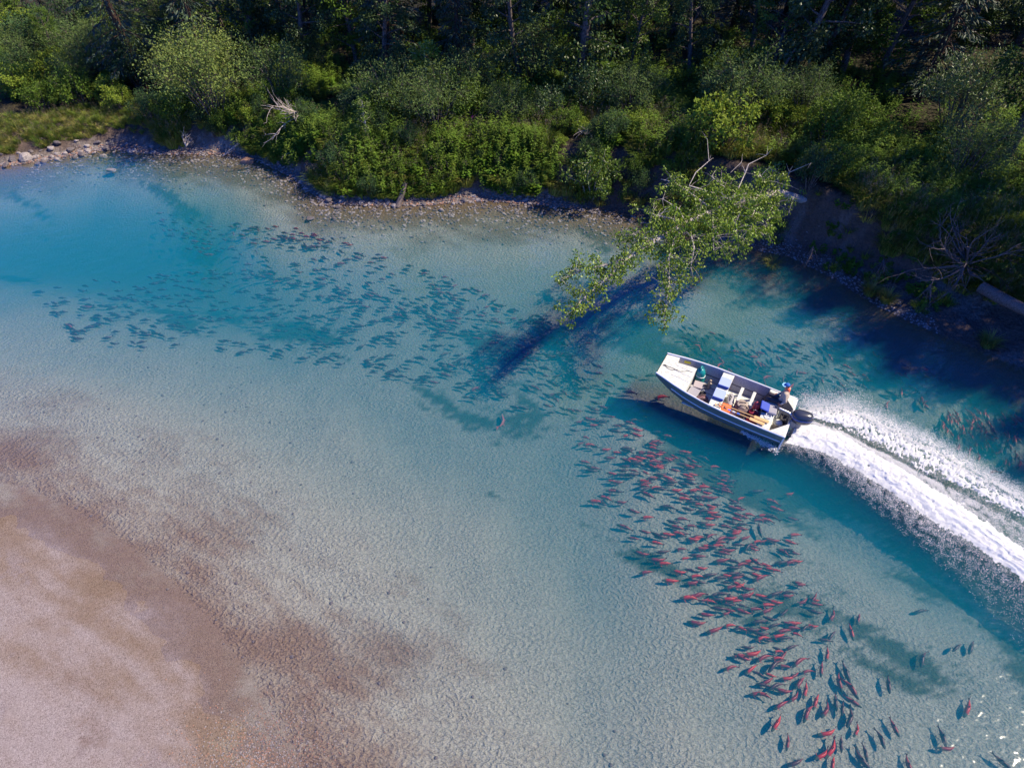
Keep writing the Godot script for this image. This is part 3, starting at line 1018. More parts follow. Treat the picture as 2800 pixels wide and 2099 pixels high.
var FISH_MAIN := [[4.7, -15.61, -174], [5.52, -14.92, -162], [4.35, -14.57, -174], [5.51, -14.49, 174], [5.7, -14.36, -180], [7.04, -15.0, -168], [7.74, -14.68, -168], [5.9, -14.07, 160], [6.79, -14.07, 147], [7.32, -14.3, 153], [5.45, -13.89, -180], [4.31, -13.99, 154], [4.83, -14.1, 174], [6.62, -13.76, 174], [3.72, -13.46, 168], [5.49, -13.36, -174], [6.04, -13.51, 167], [6.7, -13.41, 174], [7.55, -13.34, 161], [7.89, -13.24, 167], [6.54, -13.14, 174], [5.13, -13.12, -168], [3.88, -13.12, -180], [4.84, -13.07, -180], [9.0, -12.85, -174], [10.25, -12.85, -164], [4.8, -12.8, 174], [5.19, -12.75, -168], [6.95, -12.8, -180], [6.57, -12.68, -174], [3.83, -12.73, 162], [3.38, -12.45, 156], [3.03, -12.31, 174], [3.91, -12.24, -180], [4.86, -12.42, 149], [7.02, -12.56, 174], [6.94, -12.4, -180], [7.18, -12.4, -174], [6.12, -12.24, 174], [6.43, -12.19, -178], [7.94, -12.15, -180], [7.86, -11.99, 174], [7.05, -12.01, 168], [5.52, -11.92, 168], [4.3, -11.78, 162], [6.77, -11.8, -180], [7.03, -11.74, -178], [7.97, -11.67, 168], [6.85, -11.47, -180], [7.81, -11.47, 162], [4.72, -11.52, -178], [6.84, -11.25, -178], [8.02, -11.28, -180], [8.54, -11.08, -97], [3.91, -11.21, 156], [5.68, -11.12, 162], [6.18, -11.17, 174], [7.7, -11.04, -174], [4.56, -10.95, 168], [5.82, -10.89, -180], [5.02, -10.78, 162], [4.15, -10.74, 168], [6.3, -10.68, -175], [7.12, -10.66, -164], [7.91, -10.72, -160], [7.98, -10.41, -143], [4.86, -10.49, 169], [5.67, -10.29, -180], [6.37, -10.31, -175], [7.21, -10.29, -180], [7.62, -10.45, -180], [4.32, -10.13, 169], [5.02, -10.15, -171], [4.79, -9.89, -178], [6.24, -10.03, -180], [6.93, -9.89, -170], [7.87, -9.89, -170], [4.98, -9.71, -180], [6.18, -9.58, -180], [4.36, -9.44, -172], [5.42, -9.44, 175], [6.42, -9.36, -172], [7.14, -9.42, -170], [7.35, -9.38, -172], [5.93, -9.25, -180], [6.74, -9.25, -175], [5.09, -9.12, -180], [6.01, -9.12, 169], [8.03, -9.27, -161], [7.02, -8.95, -172], [7.41, -8.68, -161], [5.8, -8.64, -170], [5.55, -8.51, 175], [6.82, -8.55, -172], [9.47, -12.45, 154], [9.49, -12.12, 161], [9.12, -11.65, 161], [10.0, -11.76, 168], [8.84, -10.7, 174], [9.45, -10.64, 162], [9.05, -10.19, 142], [9.74, -10.95, -175], [9.2, -9.83, -165], [7.97, -9.58, -180], [8.47, -9.58, 169]]
var FISH_RIGHT := [[15.5, -16.96, -119], [17.55, -15.25, -120], [18.12, -14.93, -118], [17.78, -14.76, -121], [18.72, -14.56, -153], [19.25, -14.88, -130], [18.72, -15.51, -121], [18.27, -15.76, -118], [17.22, -15.89, -119], [17.0, -17.19, -115], [18.93, -15.17, -160], [18.85, -14.13, -131], [18.98, -14.13, -113], [18.16, -13.67, -169], [19.77, -15.17, -120], [17.41, -14.84, -129], [17.62, -14.52, -134], [16.36, -17.66, -117], [19.41, -14.44, -120], [17.88, -15.51, -120], [17.92, -14.36, -124], [18.45, -14.76, -118], [19.28, -14.05, -126], [17.57, -16.2, -118]]
var FISH_BEYOND := [[8.47, -19.3, -80], [9.16, -19.42, -137], [9.4, -18.97, -117], [11.14, -18.86, -161], [10.97, -18.53, -99], [11.82, -18.7, -114], [11.94, -18.21, -139], [13.04, -18.32, -95], [10.1, -18.7, -98], [11.93, -19.93, -85], [12.96, -18.64, -173], [12.41, -17.59, -109], [8.95, -19.7, -89], [10.81, -19.3, -124], [12.47, -19.03, -120], [13.47, -18.59, -103]]
var FISH_HULL := [[5.52, -14.94, -168], [7.06, -15.02, -168], [7.78, -14.7, -174], [6.34, -17.65, -173], [6.09, -17.29, 173]]
var FISH_AREA_C := [[-24.5, -25.4], [-14.7, -27.0], [-4.7, -23.9], [3.0, -19.9], [-2.1, -17.9], [-10.4, -19.9], [-19.9, -20.5]]
var FISH_AREA_D := [[-21.1, -32.7], [-10.2, -28.8], [-2.5, -25.4], [3.1, -21.8], [-0.1, -20.5], [-11.8, -25.4], [-19.4, -29.7]]
var FISH_AREA_U := [[8.1, -22.2], [16.3, -19.9], [19.4, -17.9], [15.2, -17.4], [11.6, -17.9], [7.2, -20.5]]
var FISH_AREA_T := [[-3.2, -19.9], [3.1, -21.8], [6.3, -18.8], [4.2, -16.9], [3.2, -16.1], [-2.0, -17.4]]
var FISH_AREA_L := [[2.3, -16.6], [5.9, -16.6], [8.2, -15.2], [3.2, -12.2]]
var FISH_AREA_W := [[16.7, -17.1], [20.5, -16.1], [19.2, -13.8], [17.3, -14.7]]
var ROCKS_LEFT := [[-26.91, -38.99, 0.41], [-27.41, -38.57, 0.34], [-26.18, -38.45, 0.37], [-29.2, -38.51, 0.38], [-30.53, -36.96, 0.62], [-31.25, -36.85, 0.49], [-31.39, -36.19, 0.41], [-29.46, -38.1, 0.31], [-28.3, -38.1, 0.41], [-27.49, -37.76, 0.3], [-26.2, -37.81, 0.33], [-29.14, -37.19, 0.24], [-28.12, -38.81, 0.22], [-29.58, -39.05, 0.2], [-30.31, -38.81, 0.2], [-30.04, -37.3, 0.26], [-31.26, -37.53, 0.21], [-25.65, -38.22, 0.17], [-30.03, -37.87, 0.21], [-28.49, -37.76, 0.24], [-27.72, -37.47, 0.2], [-26.81, -37.99, 0.2], [-30.54, -37.64, 0.19], [-32.23, -37.3, 0.21], [-24.91, -36.14, 0.48]]
var ROCKS_MID := [[-10.42, -31.83, 0.46], [-9.78, -31.34, 0.27], [-8.32, -31.42, 0.18], [-7.59, -31.58, 0.22], [-6.29, -33.02, 0.28], [-5.35, -31.91, 0.25], [-4.52, -31.66, 0.2], [-3.4, -32.67, 0.24], [-1.95, -32.0, 0.18], [-2.76, -31.91, 0.32], [-7.72, -33.28, 0.21], [-7.05, -31.66, 0.23], [-8.18, -32.93, 0.19], [-8.98, -32.08, 0.24], [-9.56, -32.42, 0.22], [-9.9, -30.3, 0.27], [-3.97, -31.1, 0.19], [-6.6, -32.08, 0.2], [-10.93, -32.42, 0.22], [-5.82, -32.76, 0.16], [-2.44, -32.42, 0.16], [-12.41, -35.09, 0.26], [-12.9, -35.66, 0.24], [-11.75, -34.17, 0.21], [-12.86, -34.72, 0.2], [-11.22, -30.3, 0.36]]


# ---------------------------------------------------------------- fish
func salmon(bend: float, back: Color, flank: Color, face: Color) -> ArrayMesh:
	# nose at +x; the body sweeps sideways in an S
	var b := Bag.new()
	var rings := []
	var cols := []
	var prof := [[0.31, 0.006, 0.006], [0.295, 0.022, 0.02], [0.26, 0.04, 0.032], [0.21, 0.056, 0.042], [0.15, 0.072, 0.048], [0.08, 0.086, 0.05], [0.0, 0.086, 0.05], [-0.08, 0.074, 0.043], [-0.15, 0.054, 0.03], [-0.21, 0.034, 0.017], [-0.25, 0.027, 0.01]]
	for p in prof:
		var s: float = (0.31 - p[0]) / 0.62
		var ring := []
		for k in 10:
			var w := TAU * k / 10
			ring.append(Vector3(p[0], sin(w) * p[1] + (0.012 if p[0] > -0.1 and p[0] < 0.18 and sin(w) > 0.5 else 0.0), cos(w) * p[2] * 1.14 + bend * sin(s * 4.2 - 0.6) * (0.3 + s)))
		rings.append(ring)
		cols.append(face if p[0] > 0.2 else (face.lerp(back, 0.6) if p[0] > 0.18 else (flank if p[0] < -0.12 else back)))
	b.loft(rings, Color.WHITE, true, cols)
	var tail_z := bend * sin(0.92 * 4.2 - 0.6) * 1.2
	var end_z := bend * sin(1.08 * 4.2 - 0.6) * 1.4
	for s: float in [-1.0, 1.0]:
		b.tri(Vector3(-0.24, 0.0, tail_z), Vector3(-0.24, 0.026 * s, tail_z), Vector3(-0.345, 0.095 * s, end_z), Vector3(0, 0, 1), flank)
		b.tri(Vector3(-0.24, 0.0, tail_z), Vector3(-0.345, 0.095 * s, end_z), Vector3(-0.305, 0.0, end_z), Vector3(0, 0, 1), flank)
		var side := bend * sin(0.25 * 4.2 - 0.6) * 0.55
		b.tri(Vector3(0.17, -0.04, s * 0.04 + side), Vector3(0.13, -0.05, s * 0.045 + side), Vector3(0.08, -0.075, s * 0.13 + side), Vector3(0, 1, 0), flank)
		var hip := bend * sin(0.6 * 4.2 - 0.6) * 0.9
		b.tri(Vector3(-0.05, -0.06, s * 0.03 + hip), Vector3(-0.09, -0.06, s * 0.03 + hip), Vector3(-0.13, -0.085, s * 0.075 + hip), Vector3(0, 1, 0), flank)
	var mid := bend * sin(0.5 * 4.2 - 0.6) * 0.8
	b.tri(Vector3(0.05, 0.085, mid), Vector3(-0.06, 0.08, mid), Vector3(-0.04, 0.14, mid), Vector3(0, 0, 1), back)
	return b.mesh()


func fish_way(deg: float) -> String:
	var a := fposmod(deg, 360.0)
	return "left facing " if a > 135.0 and a < 205.0 else ("down facing " if a >= 205.0 and a < 315.0 else ("up facing " if a > 45.0 and a <= 135.0 else "right facing "))


func inside(poly: Array, x: float, z: float) -> bool:
	var yes := false
	var j := poly.size() - 1
	for i in poly.size():
		if (poly[i][1] > z) != (poly[j][1] > z) and x < (poly[j][0] - poly[i][0]) * (z - poly[i][1]) / (poly[j][1] - poly[i][1]) + poly[i][0]:
			yes = not yes
		j = i
	return yes


func in_area(poly: Array) -> Vector2:
	var lo := Vector2(1e9, 1e9)
	var hi := -lo
	for p in poly:
		lo = lo.min(Vector2(p[0], p[1]))
		hi = hi.max(Vector2(p[0], p[1]))
	for t in 60:
		var q := Vector2(rng.randf_range(lo.x, hi.x), rng.randf_range(lo.y, hi.y))
		if inside(poly, q.x, q.y):
			return q
	return (lo + hi) / 2.0


func swim(x: float, z: float, deg: float, size: float, level: float) -> Transform3D:
	var h := maxf(height(x, z), -1.3)
	var y := minf(h + 0.14 + rng.randf() * 0.1, h * lerpf(0.3, 0.6, rng.randf()) - 0.1)
	y = maxf(y, h + 0.13)
	return Transform3D(Basis(Vector3.UP, deg_to_rad(deg)) * Basis(Vector3.FORWARD, rng.randf_range(-0.06, 0.06)) * Basis.from_scale(Vector3(size, size, size)), Vector3(x, minf(y, -0.12), z))


func build_fish() -> void:
	var m := plain("fish_skin", Color.WHITE, 0.45, 0.0, 0.5)
	m.vertex_color_use_as_albedo = true
	var kinds := []
	for bend: float in [-0.05, -0.02, 0.015, 0.05]:
		kinds.append([salmon(bend, Color(0.40, 0.012, 0.022), Color(0.52, 0.035, 0.025), Color(0.06, 0.075, 0.05)),
			salmon(bend, Color(0.2, 0.012, 0.03), Color(0.3, 0.022, 0.03), Color(0.035, 0.045, 0.035)),
			salmon(bend, Color(0.06, 0.022, 0.035), Color(0.12, 0.025, 0.035), Color(0.025, 0.03, 0.03))])
	rng.seed = 31
	for set_ in [
		["FISH_LOWER", "red salmon over gravel below the dense red school", "salmon spreading over the gravel", 0.3, 0.55],
		["FISH_MAIN", "red salmon in the dense school beside the boat", "salmon of the dense school", 0.42, 0.35],
		["FISH_RIGHT", "red salmon in dark water beyond the wake", "salmon beyond the wake", 0.9, 0.4],
		["FISH_BEYOND", "red salmon between the boat and the bank", "salmon beyond the boat", 0.5, 0.3],
		["FISH_HULL", "red salmon close along the near hull side", "salmon beside the hull", 0.5, 0.4]]:
		for f in get(set_[0]):
			var roll := rng.randf()
			var tone := 0 if roll < set_[3] else (1 if roll < set_[3] + 0.4 else 2)
			var o := part("salmon", kinds[rng.randi() % 4][tone], m, self)
			o.transform = swim(f[0], f[1], f[2], rng.randf_range(0.7, 1.06), set_[4])
			tag(o, ["bright ", "dull ", "blackish "][tone] + fish_way(f[2]) + set_[1], "fish", set_[2])
	var lone := part("salmon", salmon(0.085, Color(0.36, 0.1, 0.11), Color(0.5, 0.1, 0.1), Color(0.3, 0.2, 0.18)), m, self)
	lone.transform = swim(-0.45, -16.3, 80, 1.25, 0.3)
	tag(lone, "lone pale pink salmon curled in an S below the tree shadow", "fish")
	for k in 66:
		var p := in_area(FISH_AREA_C if k % 3 else FISH_AREA_T)
		if p.x < -12.0 and rng.randf() < 0.5:
			continue
		var o := part("salmon", kinds[rng.randi() % 4][2 if rng.randf() < 0.75 else 1], m, self)
		o.transform = swim(p.x, p.y, rng.randf_range(150, 200), rng.randf_range(0.8, 1.15), 0.5)
		tag(o, "dark salmon in the loose mid river shoal " + ("far left of the tree shadow" if p.x < -9.0 else ("left of the tree shadow" if p.x < -3.0 else "within the leaning tree's shadow")), "fish", "salmon of the mid river shoal")
	# the far and dim rest of the shoal, past counting
	var spots := []
	for k in kinds.size() * 3:
		spots.append([])
	for area in [[FISH_AREA_C, 380, 175.0, 14.0, [2, 2, 2]], [FISH_AREA_D, 300, 165.0, 18.0, [1, 2, 2]], [FISH_AREA_U, 110, 140.0, 22.0, [0, 2, 2]], [FISH_AREA_T, 70, 165.0, 20.0, [1, 2, 2]], [FISH_AREA_L, 70, 175.0, 12.0, [0, 1, 2]], [FISH_AREA_W, 60, 265.0, 18.0, [0, 0, 1]], [[[4.3, -14.6], [8.0, -14.0], [9.5, -10.5], [9.8, -6.5], [7.0, -5.5], [5.6, -9.0]], 170, 175.0, 14.0, [0, 1, 2]]]:
		for k in area[1]:
			var p := in_area(area[0])
			spots[(rng.randi() % 4) * 3 + area[4][rng.randi() % 3]].append(swim(p.x, p.y, area[2] + rng.randfn(0.0, area[3]), rng.randf_range(0.58, 0.92), 0.6))
	for k in spots.size():
		if spots[k].is_empty():
			continue
		var mm := MultiMesh.new()
		mm.transform_format = MultiMesh.TRANSFORM_3D
		mm.mesh = kinds[k / 3][k % 3]
		mm.instance_count = spots[k].size()
		for q in spots[k].size():
			mm.set_instance_transform(q, spots[k][q])
		var o := MultiMeshInstance3D.new()
		o.name = numbered("fish_shoal")
		o.multimesh = mm
		o.material_override = m
		tag(o, "shoal of small dark salmon deep in the river", "", "", "stuff")
		add_child(o)


# ---------------------------------------------------------------- wake
var FOAM_FAR := [[11.25, -16.0], [12.92, -16.1], [14.02, -15.6], [14.75, -14.9], [15.54, -14.4], [16.27, -13.5], [16.97, -12.6], [17.64, -11.8], [19.2, -9.6], [20.6, -7.4]]
var DARK_FAR := [[11.2, -15.5], [12.41, -14.88], [13.17, -14.13], [13.86, -13.6], [14.46, -12.93], [15.11, -12.4], [15.98, -11.7], [17.1, -10.7], [18.6, -8.4], [19.8, -6.2]]
var MAIN_FAR := [[11.1, -15.3], [12.36, -14.72], [13.11, -13.9], [13.79, -13.22], [14.36, -12.6], [14.97, -11.95], [15.67, -11.0], [16.5, -9.7], [17.7, -7.4], [18.7, -5.2]]
var MAIN_NEAR := [[10.2, -14.3], [11.5, -13.8], [12.21, -13.15], [12.9, -12.4], [13.5, -11.7], [14.12, -10.9], [14.91, -10.2], [15.75, -9.1], [16.7, -7.0], [17.6, -4.8]]
var SPRAY_NEAR := [[9.3, -14.35], [10.9, -13.2], [11.78, -12.2], [12.25, -11.55], [12.7, -10.85], [13.12, -10.0], [13.65, -9.1], [14.3, -7.8], [15.0, -5.6], [15.6, -3.4]]
var SPRAY_FAR := [[11.6, -16.5], [13.0, -16.7], [14.3, -16.3], [15.1, -15.5], [15.95, -14.8], [16.8, -13.9], [17.5, -12.9], [18.2, -12.0], [19.8, -9.8], [21.2, -7.6]]


func on(line: Array, s: float) -> Vector2:
	var f := clampf(s, 0.0, 0.9999) * (line.size() - 1)
	var a: Array = line[int(f)]
	var b: Array = line[int(f) + 1]
	return Vector2(a[0], a[1]).lerp(Vector2(b[0], b[1]), f - int(f))


# how much foam lies at s along and t across (0 far spray, 1..5 the bands); and how high the water is churned
func foam_at(s: float, t: float) -> Array:
	var p: Vector2
	var full: float
	var lift: float
	var k := int(clampf(t, 0.0, 4.999))
	var f := t - k
	match k:
		0:
			p = on(SPRAY_FAR, s).lerp(on(FOAM_FAR, s), f)
			full = lerpf(-1.0, 0.0, f)
			lift = 0.05 * f
		1:
			p = on(FOAM_FAR, s).lerp(on(DARK_FAR, s), f)
			full = lerpf(0.12, 0.34, sin(PI * f)) - 0.4 * smoothstep(0.7, 1.0, f) - s * 0.22
			lift = 0.05 + 0.13 * sin(PI * f)
		2:
			p = on(DARK_FAR, s).lerp(on(MAIN_FAR, s), f)
			full = lerpf(-0.42, 0.15, f * f) - 0.08
			lift = 0.04 + 0.05 * f
		3:
			p = on(MAIN_FAR, s).lerp(on(MAIN_NEAR, s), f)
			full = 0.95 - 0.5 * smoothstep(0.82, 1.0, f) - 0.5 * smoothstep(0.55, 0.62, f) * smoothstep(0.74, 0.66, f) * smoothstep(0.1, 0.25, s) * smoothstep(0.6, 0.4, s)
			lift = 0.08 + 0.13 * sin(PI * f)
		_:
			p = on(MAIN_NEAR, s).lerp(on(SPRAY_NEAR, s), f)
			full = lerpf(0.12, -0.95, pow(f, 0.5))
			lift = 0.07 * (1.0 - f) + 0.03 * sin(PI * f)
	return [p, full, lift]


func build_wake() -> void:
	var foam := plain("foam", lin(0.88, 0.89, 0.9), 0.7, 0.0, 0.4)
	foam.backlight_enabled = true
	foam.backlight = lin(0.8, 0.8, 0.8)
	var rough := FastNoiseLite.new()
	rough.seed = 41
	rough.frequency = 1.5
	rough.fractal_octaves = 4
	var streak := FastNoiseLite.new()
	streak.seed = 42
	streak.frequency = 1.0
	streak.fractal_octaves = 3
	var wake := thing("boat_wake", "white foaming wake trailing behind the boat", "wake", Vector3.ZERO)
	wake.set_meta("kind", "stuff")
	# churned sheet: quads only where there is foam
	var ns := 420
	var nt := 190
	var verts := PackedVector3Array()
	var keep := PackedByteArray()
	verts.resize(ns * nt)
	keep.resize(ns * nt)
	for a in ns:
		var s := float(a) / (ns - 1)
		for b in nt:
			var t := 5.0 * b / (nt - 1)
			var d := foam_at(s, t)
			var p: Vector2 = d[0]
			p += Vector2(rough.get_noise_2d(p.x * 2.0, p.y * 2.0), rough.get_noise_2d(p.y * 2.0 + 30.0, p.x * 2.0)) * 0.07
			var n := rough.get_noise_2d(p.x * 1.6, p.y * 1.6)
			var m := streak.get_noise_2d(t * 6.0, s * 7.0)
			var fine := rough.get_noise_2d(p.x * 5.0 + 50.0, p.y * 5.0)
			verts[a * nt + b] = Vector3(p.x, 0.015 + maxf(0.0, d[2] * (1.0 + n * 0.3 + m * 0.2) + (fine * 0.06 + rough.get_noise_2d(p.x * 12.0, p.y * 12.0) * 0.03) * (0.35 if t > 2.6 else 1.0)), p.y)
			keep[a * nt + b] = 1 if d[1] + n * 0.22 + m * 0.45 + fine * 0.55 + rough.get_noise_2d(p.x * 11.0, p.y * 11.0 + 90.0) * 0.35 > 0.0 else 0
	var index := PackedInt32Array()
	for a in ns - 1:
		for b in nt - 1:
			var q := a * nt + b
			if keep[q] + keep[q + 1] + keep[q + nt] + keep[q + nt + 1] >= 3:
				index.append_array(PackedInt32Array([q, q + 1, q + nt, q + 1, q + nt + 1, q + nt]))
	part("foam_sheet", surface_of(verts, index), foam, wake).set_meta("kind", "stuff")
	# drops and lumps of froth thrown up along it
	rng.seed = 43
	var drop := SphereMesh.new()
	drop.radius = 1.0
	drop.height = 2.0
	drop.radial_segments = 6
	drop.rings = 3
	var spots := []
	while spots.size() < 140000:
		var s := pow(rng.randf(), 0.85)
		var t := rng.randf() * 5.0
		if t > 1.4 and t < 2.0 or t > 2.9 and t < 3.9:
			if rng.randf() < 0.75:
				continue
		var d := foam_at(s, t)
		var p: Vector2 = d[0]
		if t < 1.0 and rng.randf() > t * t * 0.9 + 0.06:
			continue
		if t > 4.0 and rng.randf() > pow(5.0 - t, 1.1) + 0.08:
			continue
		if rough.get_noise_2d(p.x * 2.2, p.y * 2.2) + d[1] * 0.4 + 0.3 < 0.0:
			continue
		var y: float = d[2] * rng.randf_range(0.6, 1.5)
		if t < 1.3:
			y += absf(rng.randfn(0.0, 0.22)) * (1.0 - 0.5 * s)
		elif t > 4.0:
			y += absf(rng.randfn(0.0, 0.05))
		var r := rng.randf_range(0.003, 0.0078) * (1.3 if t > 1.0 and t < 2.4 else 1.0)
		spots.append(Transform3D(Basis.from_scale(Vector3(r, r * rng.randf_range(0.6, 1.0), r)), Vector3(p.x + rng.randfn(0.0, 0.04), maxf(0.012, y), p.y + rng.randfn(0.0, 0.04))))
	# the plume beside the outboard and the thin bow wave under the near gunwale
	for k in 5000:
		var s := pow(rng.randf(), 1.4)
		var c := Vector2(11.2, -16.1).lerp(Vector2(14.0, -16.3), s)
		var r := rng.randf_range(0.004, 0.011)
		spots.append(Transform3D(Basis.from_scale(Vector3(r, r, r)), Vector3(c.x + rng.randfn(0.0, 0.25), 0.03 + absf(rng.randfn(0.0, 0.28)) * (1.2 - s), c.y + rng.randfn(0.0, 0.2 + 0.25 * s))))
	for k in 900:
		var s := rng.randf()
		var c := Vector2(8.7, -14.85).lerp(Vector2(9.75, -13.95), s)
		var r := rng.randf_range(0.006, 0.016)
		spots.append(Transform3D(Basis.from_scale(Vector3(r, r, r)), Vector3(c.x + rng.randfn(0.0, 0.03 + 0.07 * s), 0.02 + absf(rng.randfn(0.0, 0.03)), c.y + rng.randfn(0.0, 0.03 + 0.09 * s))))
	var mm := MultiMesh.new()
	mm.transform_format = MultiMesh.TRANSFORM_3D
	mm.mesh = drop
	mm.instance_count = spots.size()
	for q in spots.size():
		mm.set_instance_transform(q, spots[q])
	var o := MultiMeshInstance3D.new()
	o.name = "spray_drops"
	o.multimesh = mm
	o.material_override = foam
	o.set_meta("kind", "stuff")
	wake.add_child(o)


# ---------------------------------------------------------------- stones and dead wood
func stone(seed_: int, flat: float) -> ArrayMesh:
	var f := FastNoiseLite.new()
	f.seed = seed_
	f.frequency = 0.8
	var s := SphereMesh.new()
	s.radius = 1.0
	s.height = 2.0
	s.radial_segments = 12
	s.rings = 7
	var a := s.get_mesh_arrays()
	var v: PackedVector3Array = a[Mesh.ARRAY_VERTEX]
	rng.seed = seed_
	var planes := []
	for k in 9:
		planes.append([unit(), rng.randf_range(0.55, 0.85)])
	for k in v.size():
		var p := v[k]
		for q in planes:
			var over: float = p.dot(q[0]) - q[1]
			if over > 0.0:
				p -= q[0] * over
		p *= 1.0 + 0.12 * f.get_noise_3dv(v[k] * 1.5)
		v[k] = Vector3(p.x * 1.25, p.y * flat, p.z)
	# flat facets: every triangle its own corners
	var b := Bag.new()
	var idx: PackedInt32Array = a[Mesh.ARRAY_INDEX]
	for k in range(0, idx.size(), 3):
		var n := (v[idx[k + 2]] - v[idx[k]]).cross(v[idx[k + 1]] - v[idx[k]])
		if n.length_squared() > 1e-8:
			b.tri(v[idx[k]], v[idx[k + 1]], v[idx[k + 2]], n.normalized(), Color.WHITE)
	return b.mesh()


func build_stones() -> void:
	var pale := bark_material("pale_stone", Color(0.42, 0.39, 0.39), Color(0.66, 0.63, 0.62), 0.9)
	var grey := bark_material("grey_stone", Color(0.26, 0.24, 0.25), Color(0.5, 0.47, 0.47), 0.9)
	pale.uv1_scale = Vector3.ONE * 0.6
	grey.uv1_scale = Vector3.ONE * 0.6
	var rust := plain("rust_stone", lin(0.28, 0.16, 0.11), 0.9)
	var shapes := []
	for k in 6:
		shapes.append(stone(50 + k, 0.5 + 0.08 * k))
	rng.seed = 51
	var n := 0
	for set_ in [["ROCKS_LEFT", "boulder in the rock heap", "rocks of the left shore", 0.45], ["ROCKS_MID", "stone on the narrow beach", "stones of the middle beach", 0.35]]:
		for r in get(set_[0]):
			var o := part("boulder" if set_[0] == "ROCKS_LEFT" else "beach_stone", shapes[n % 6], pale if rng.randf() < set_[3] else grey, self)
			n += 1
			o.position = Vector3(r[0], maxf(height(r[0], r[1]), -0.35) + r[2] * 0.18, r[1])
			o.scale = Vector3.ONE * r[2] * rng.randf_range(0.5, 0.78)
			o.rotation = Vector3(rng.randf_range(-0.25, 0.25), rng.randf() * TAU, rng.randf_range(-0.25, 0.25))
			tag(o, ("large " if r[2] > 0.4 else ("small " if r[2] < 0.25 else "")) + set_[1] + ", " + landmark(r[0]), "rock", set_[2])
	var red := part("boulder", shapes[2], rust, self)
	red.position = Vector3(-16.6, 0.0, -36.8)
	red.scale = Vector3.ONE * 0.4
	tag(red, "rusty brown boulder lying in the shallows below the dead branches", "rock")
	# smaller stones between them
	for k in 96:
		var left := k % 5 < 2
		var x := rng.randf_range(-33.0, -22.0) if left else rng.randf_range(-17.0, 2.5)
		var z := along(far_shore, x) - rng.randf_range(-0.3, 0.6)
		var r := rng.randf_range(0.09, 0.2)
		var o := part("beach_stone", shapes[k % 6], pale if rng.randf() < 0.5 else grey, self)
		o.position = Vector3(x, height(x, z) + r * 0.15, z)
		o.scale = Vector3.ONE * r
		o.rotation = Vector3(rng.randf_range(-0.3, 0.3), rng.randf() * TAU, 0)
		tag(o, "small stone at the water's edge " + landmark(x), "rock", "small stones of the left shore" if left else "small stones of the middle bank")
	# gravel past counting
	var spots := [[], [], []]
	for k in 5200:
		var x := rng.randf_range(-34.0, 4.0)
		var z := along(far_shore, x) - absf(rng.randfn(0.0, 0.35)) + 0.15
		var r := rng.randf_range(0.02, 0.075)
		spots[k % 3].append([Vector3(x, height(x, z) + r * 0.3, z), r])
	for k in 5200:
		var c := Vector2(rng.randfn(-6.6, 1.0), rng.randfn(-3.7, 0.8))
		var r := rng.randf_range(0.008, 0.022)
		spots[k % 3].append([Vector3(c.x, height(c.x, c.y) + r * 0.3, c.y), r])
	for k in 2600:
		var x := rng.randf_range(-30.0, 8.0)
		var z := along(far_shore, x) + absf(rng.randfn(0.0, 1.3))
		var r := rng.randf_range(0.03, 0.1)
		spots[k % 2].append([Vector3(x, height(x, z) + r * 0.1, z), r])
	for k in 1500:
		var x := rng.randf_range(9.0, 19.0)
		var z := along(far_shore, x) - absf(rng.randfn(0.4, 0.8))
		var r := rng.randf_range(0.02, 0.06)
		spots[k % 2].append([Vector3(x, height(x, z) + r * 0.2, z), r])
	for k in 260:
		var x := rng.randf_range(-20.0, 8.0)
		var z := along(near_shore, x) - rng.randf_range(0.5, 11.0)
		var r := rng.randf_range(0.02, 0.06)
		spots[1].append([Vector3(x, height(x, z) + r * 0.2, z), r])
	for k in 3:
		var mm := MultiMesh.new()
		mm.transform_format = MultiMesh.TRANSFORM_3D
		mm.mesh = shapes[k]
		mm.instance_count = spots[k].size()
		for q in spots[k].size():
			mm.set_instance_transform(q, Transform3D(Basis(Vector3.UP, rng.randf() * TAU).scaled(Vector3.ONE * spots[k][q][1]), spots[k][q][0]))
		var o := MultiMeshInstance3D.new()
		o.name = numbered("gravel")
		o.multimesh = mm
		o.material_override = [pale, grey, rust][k]
		tag(o, "loose gravel at the water's edge", "", "", "stuff")
		add_child(o)


func points(list: Array) -> Array:
	var out := []
	for p in list:
		out.append(Vector3(p[0], p[1], p[2]))
	return out


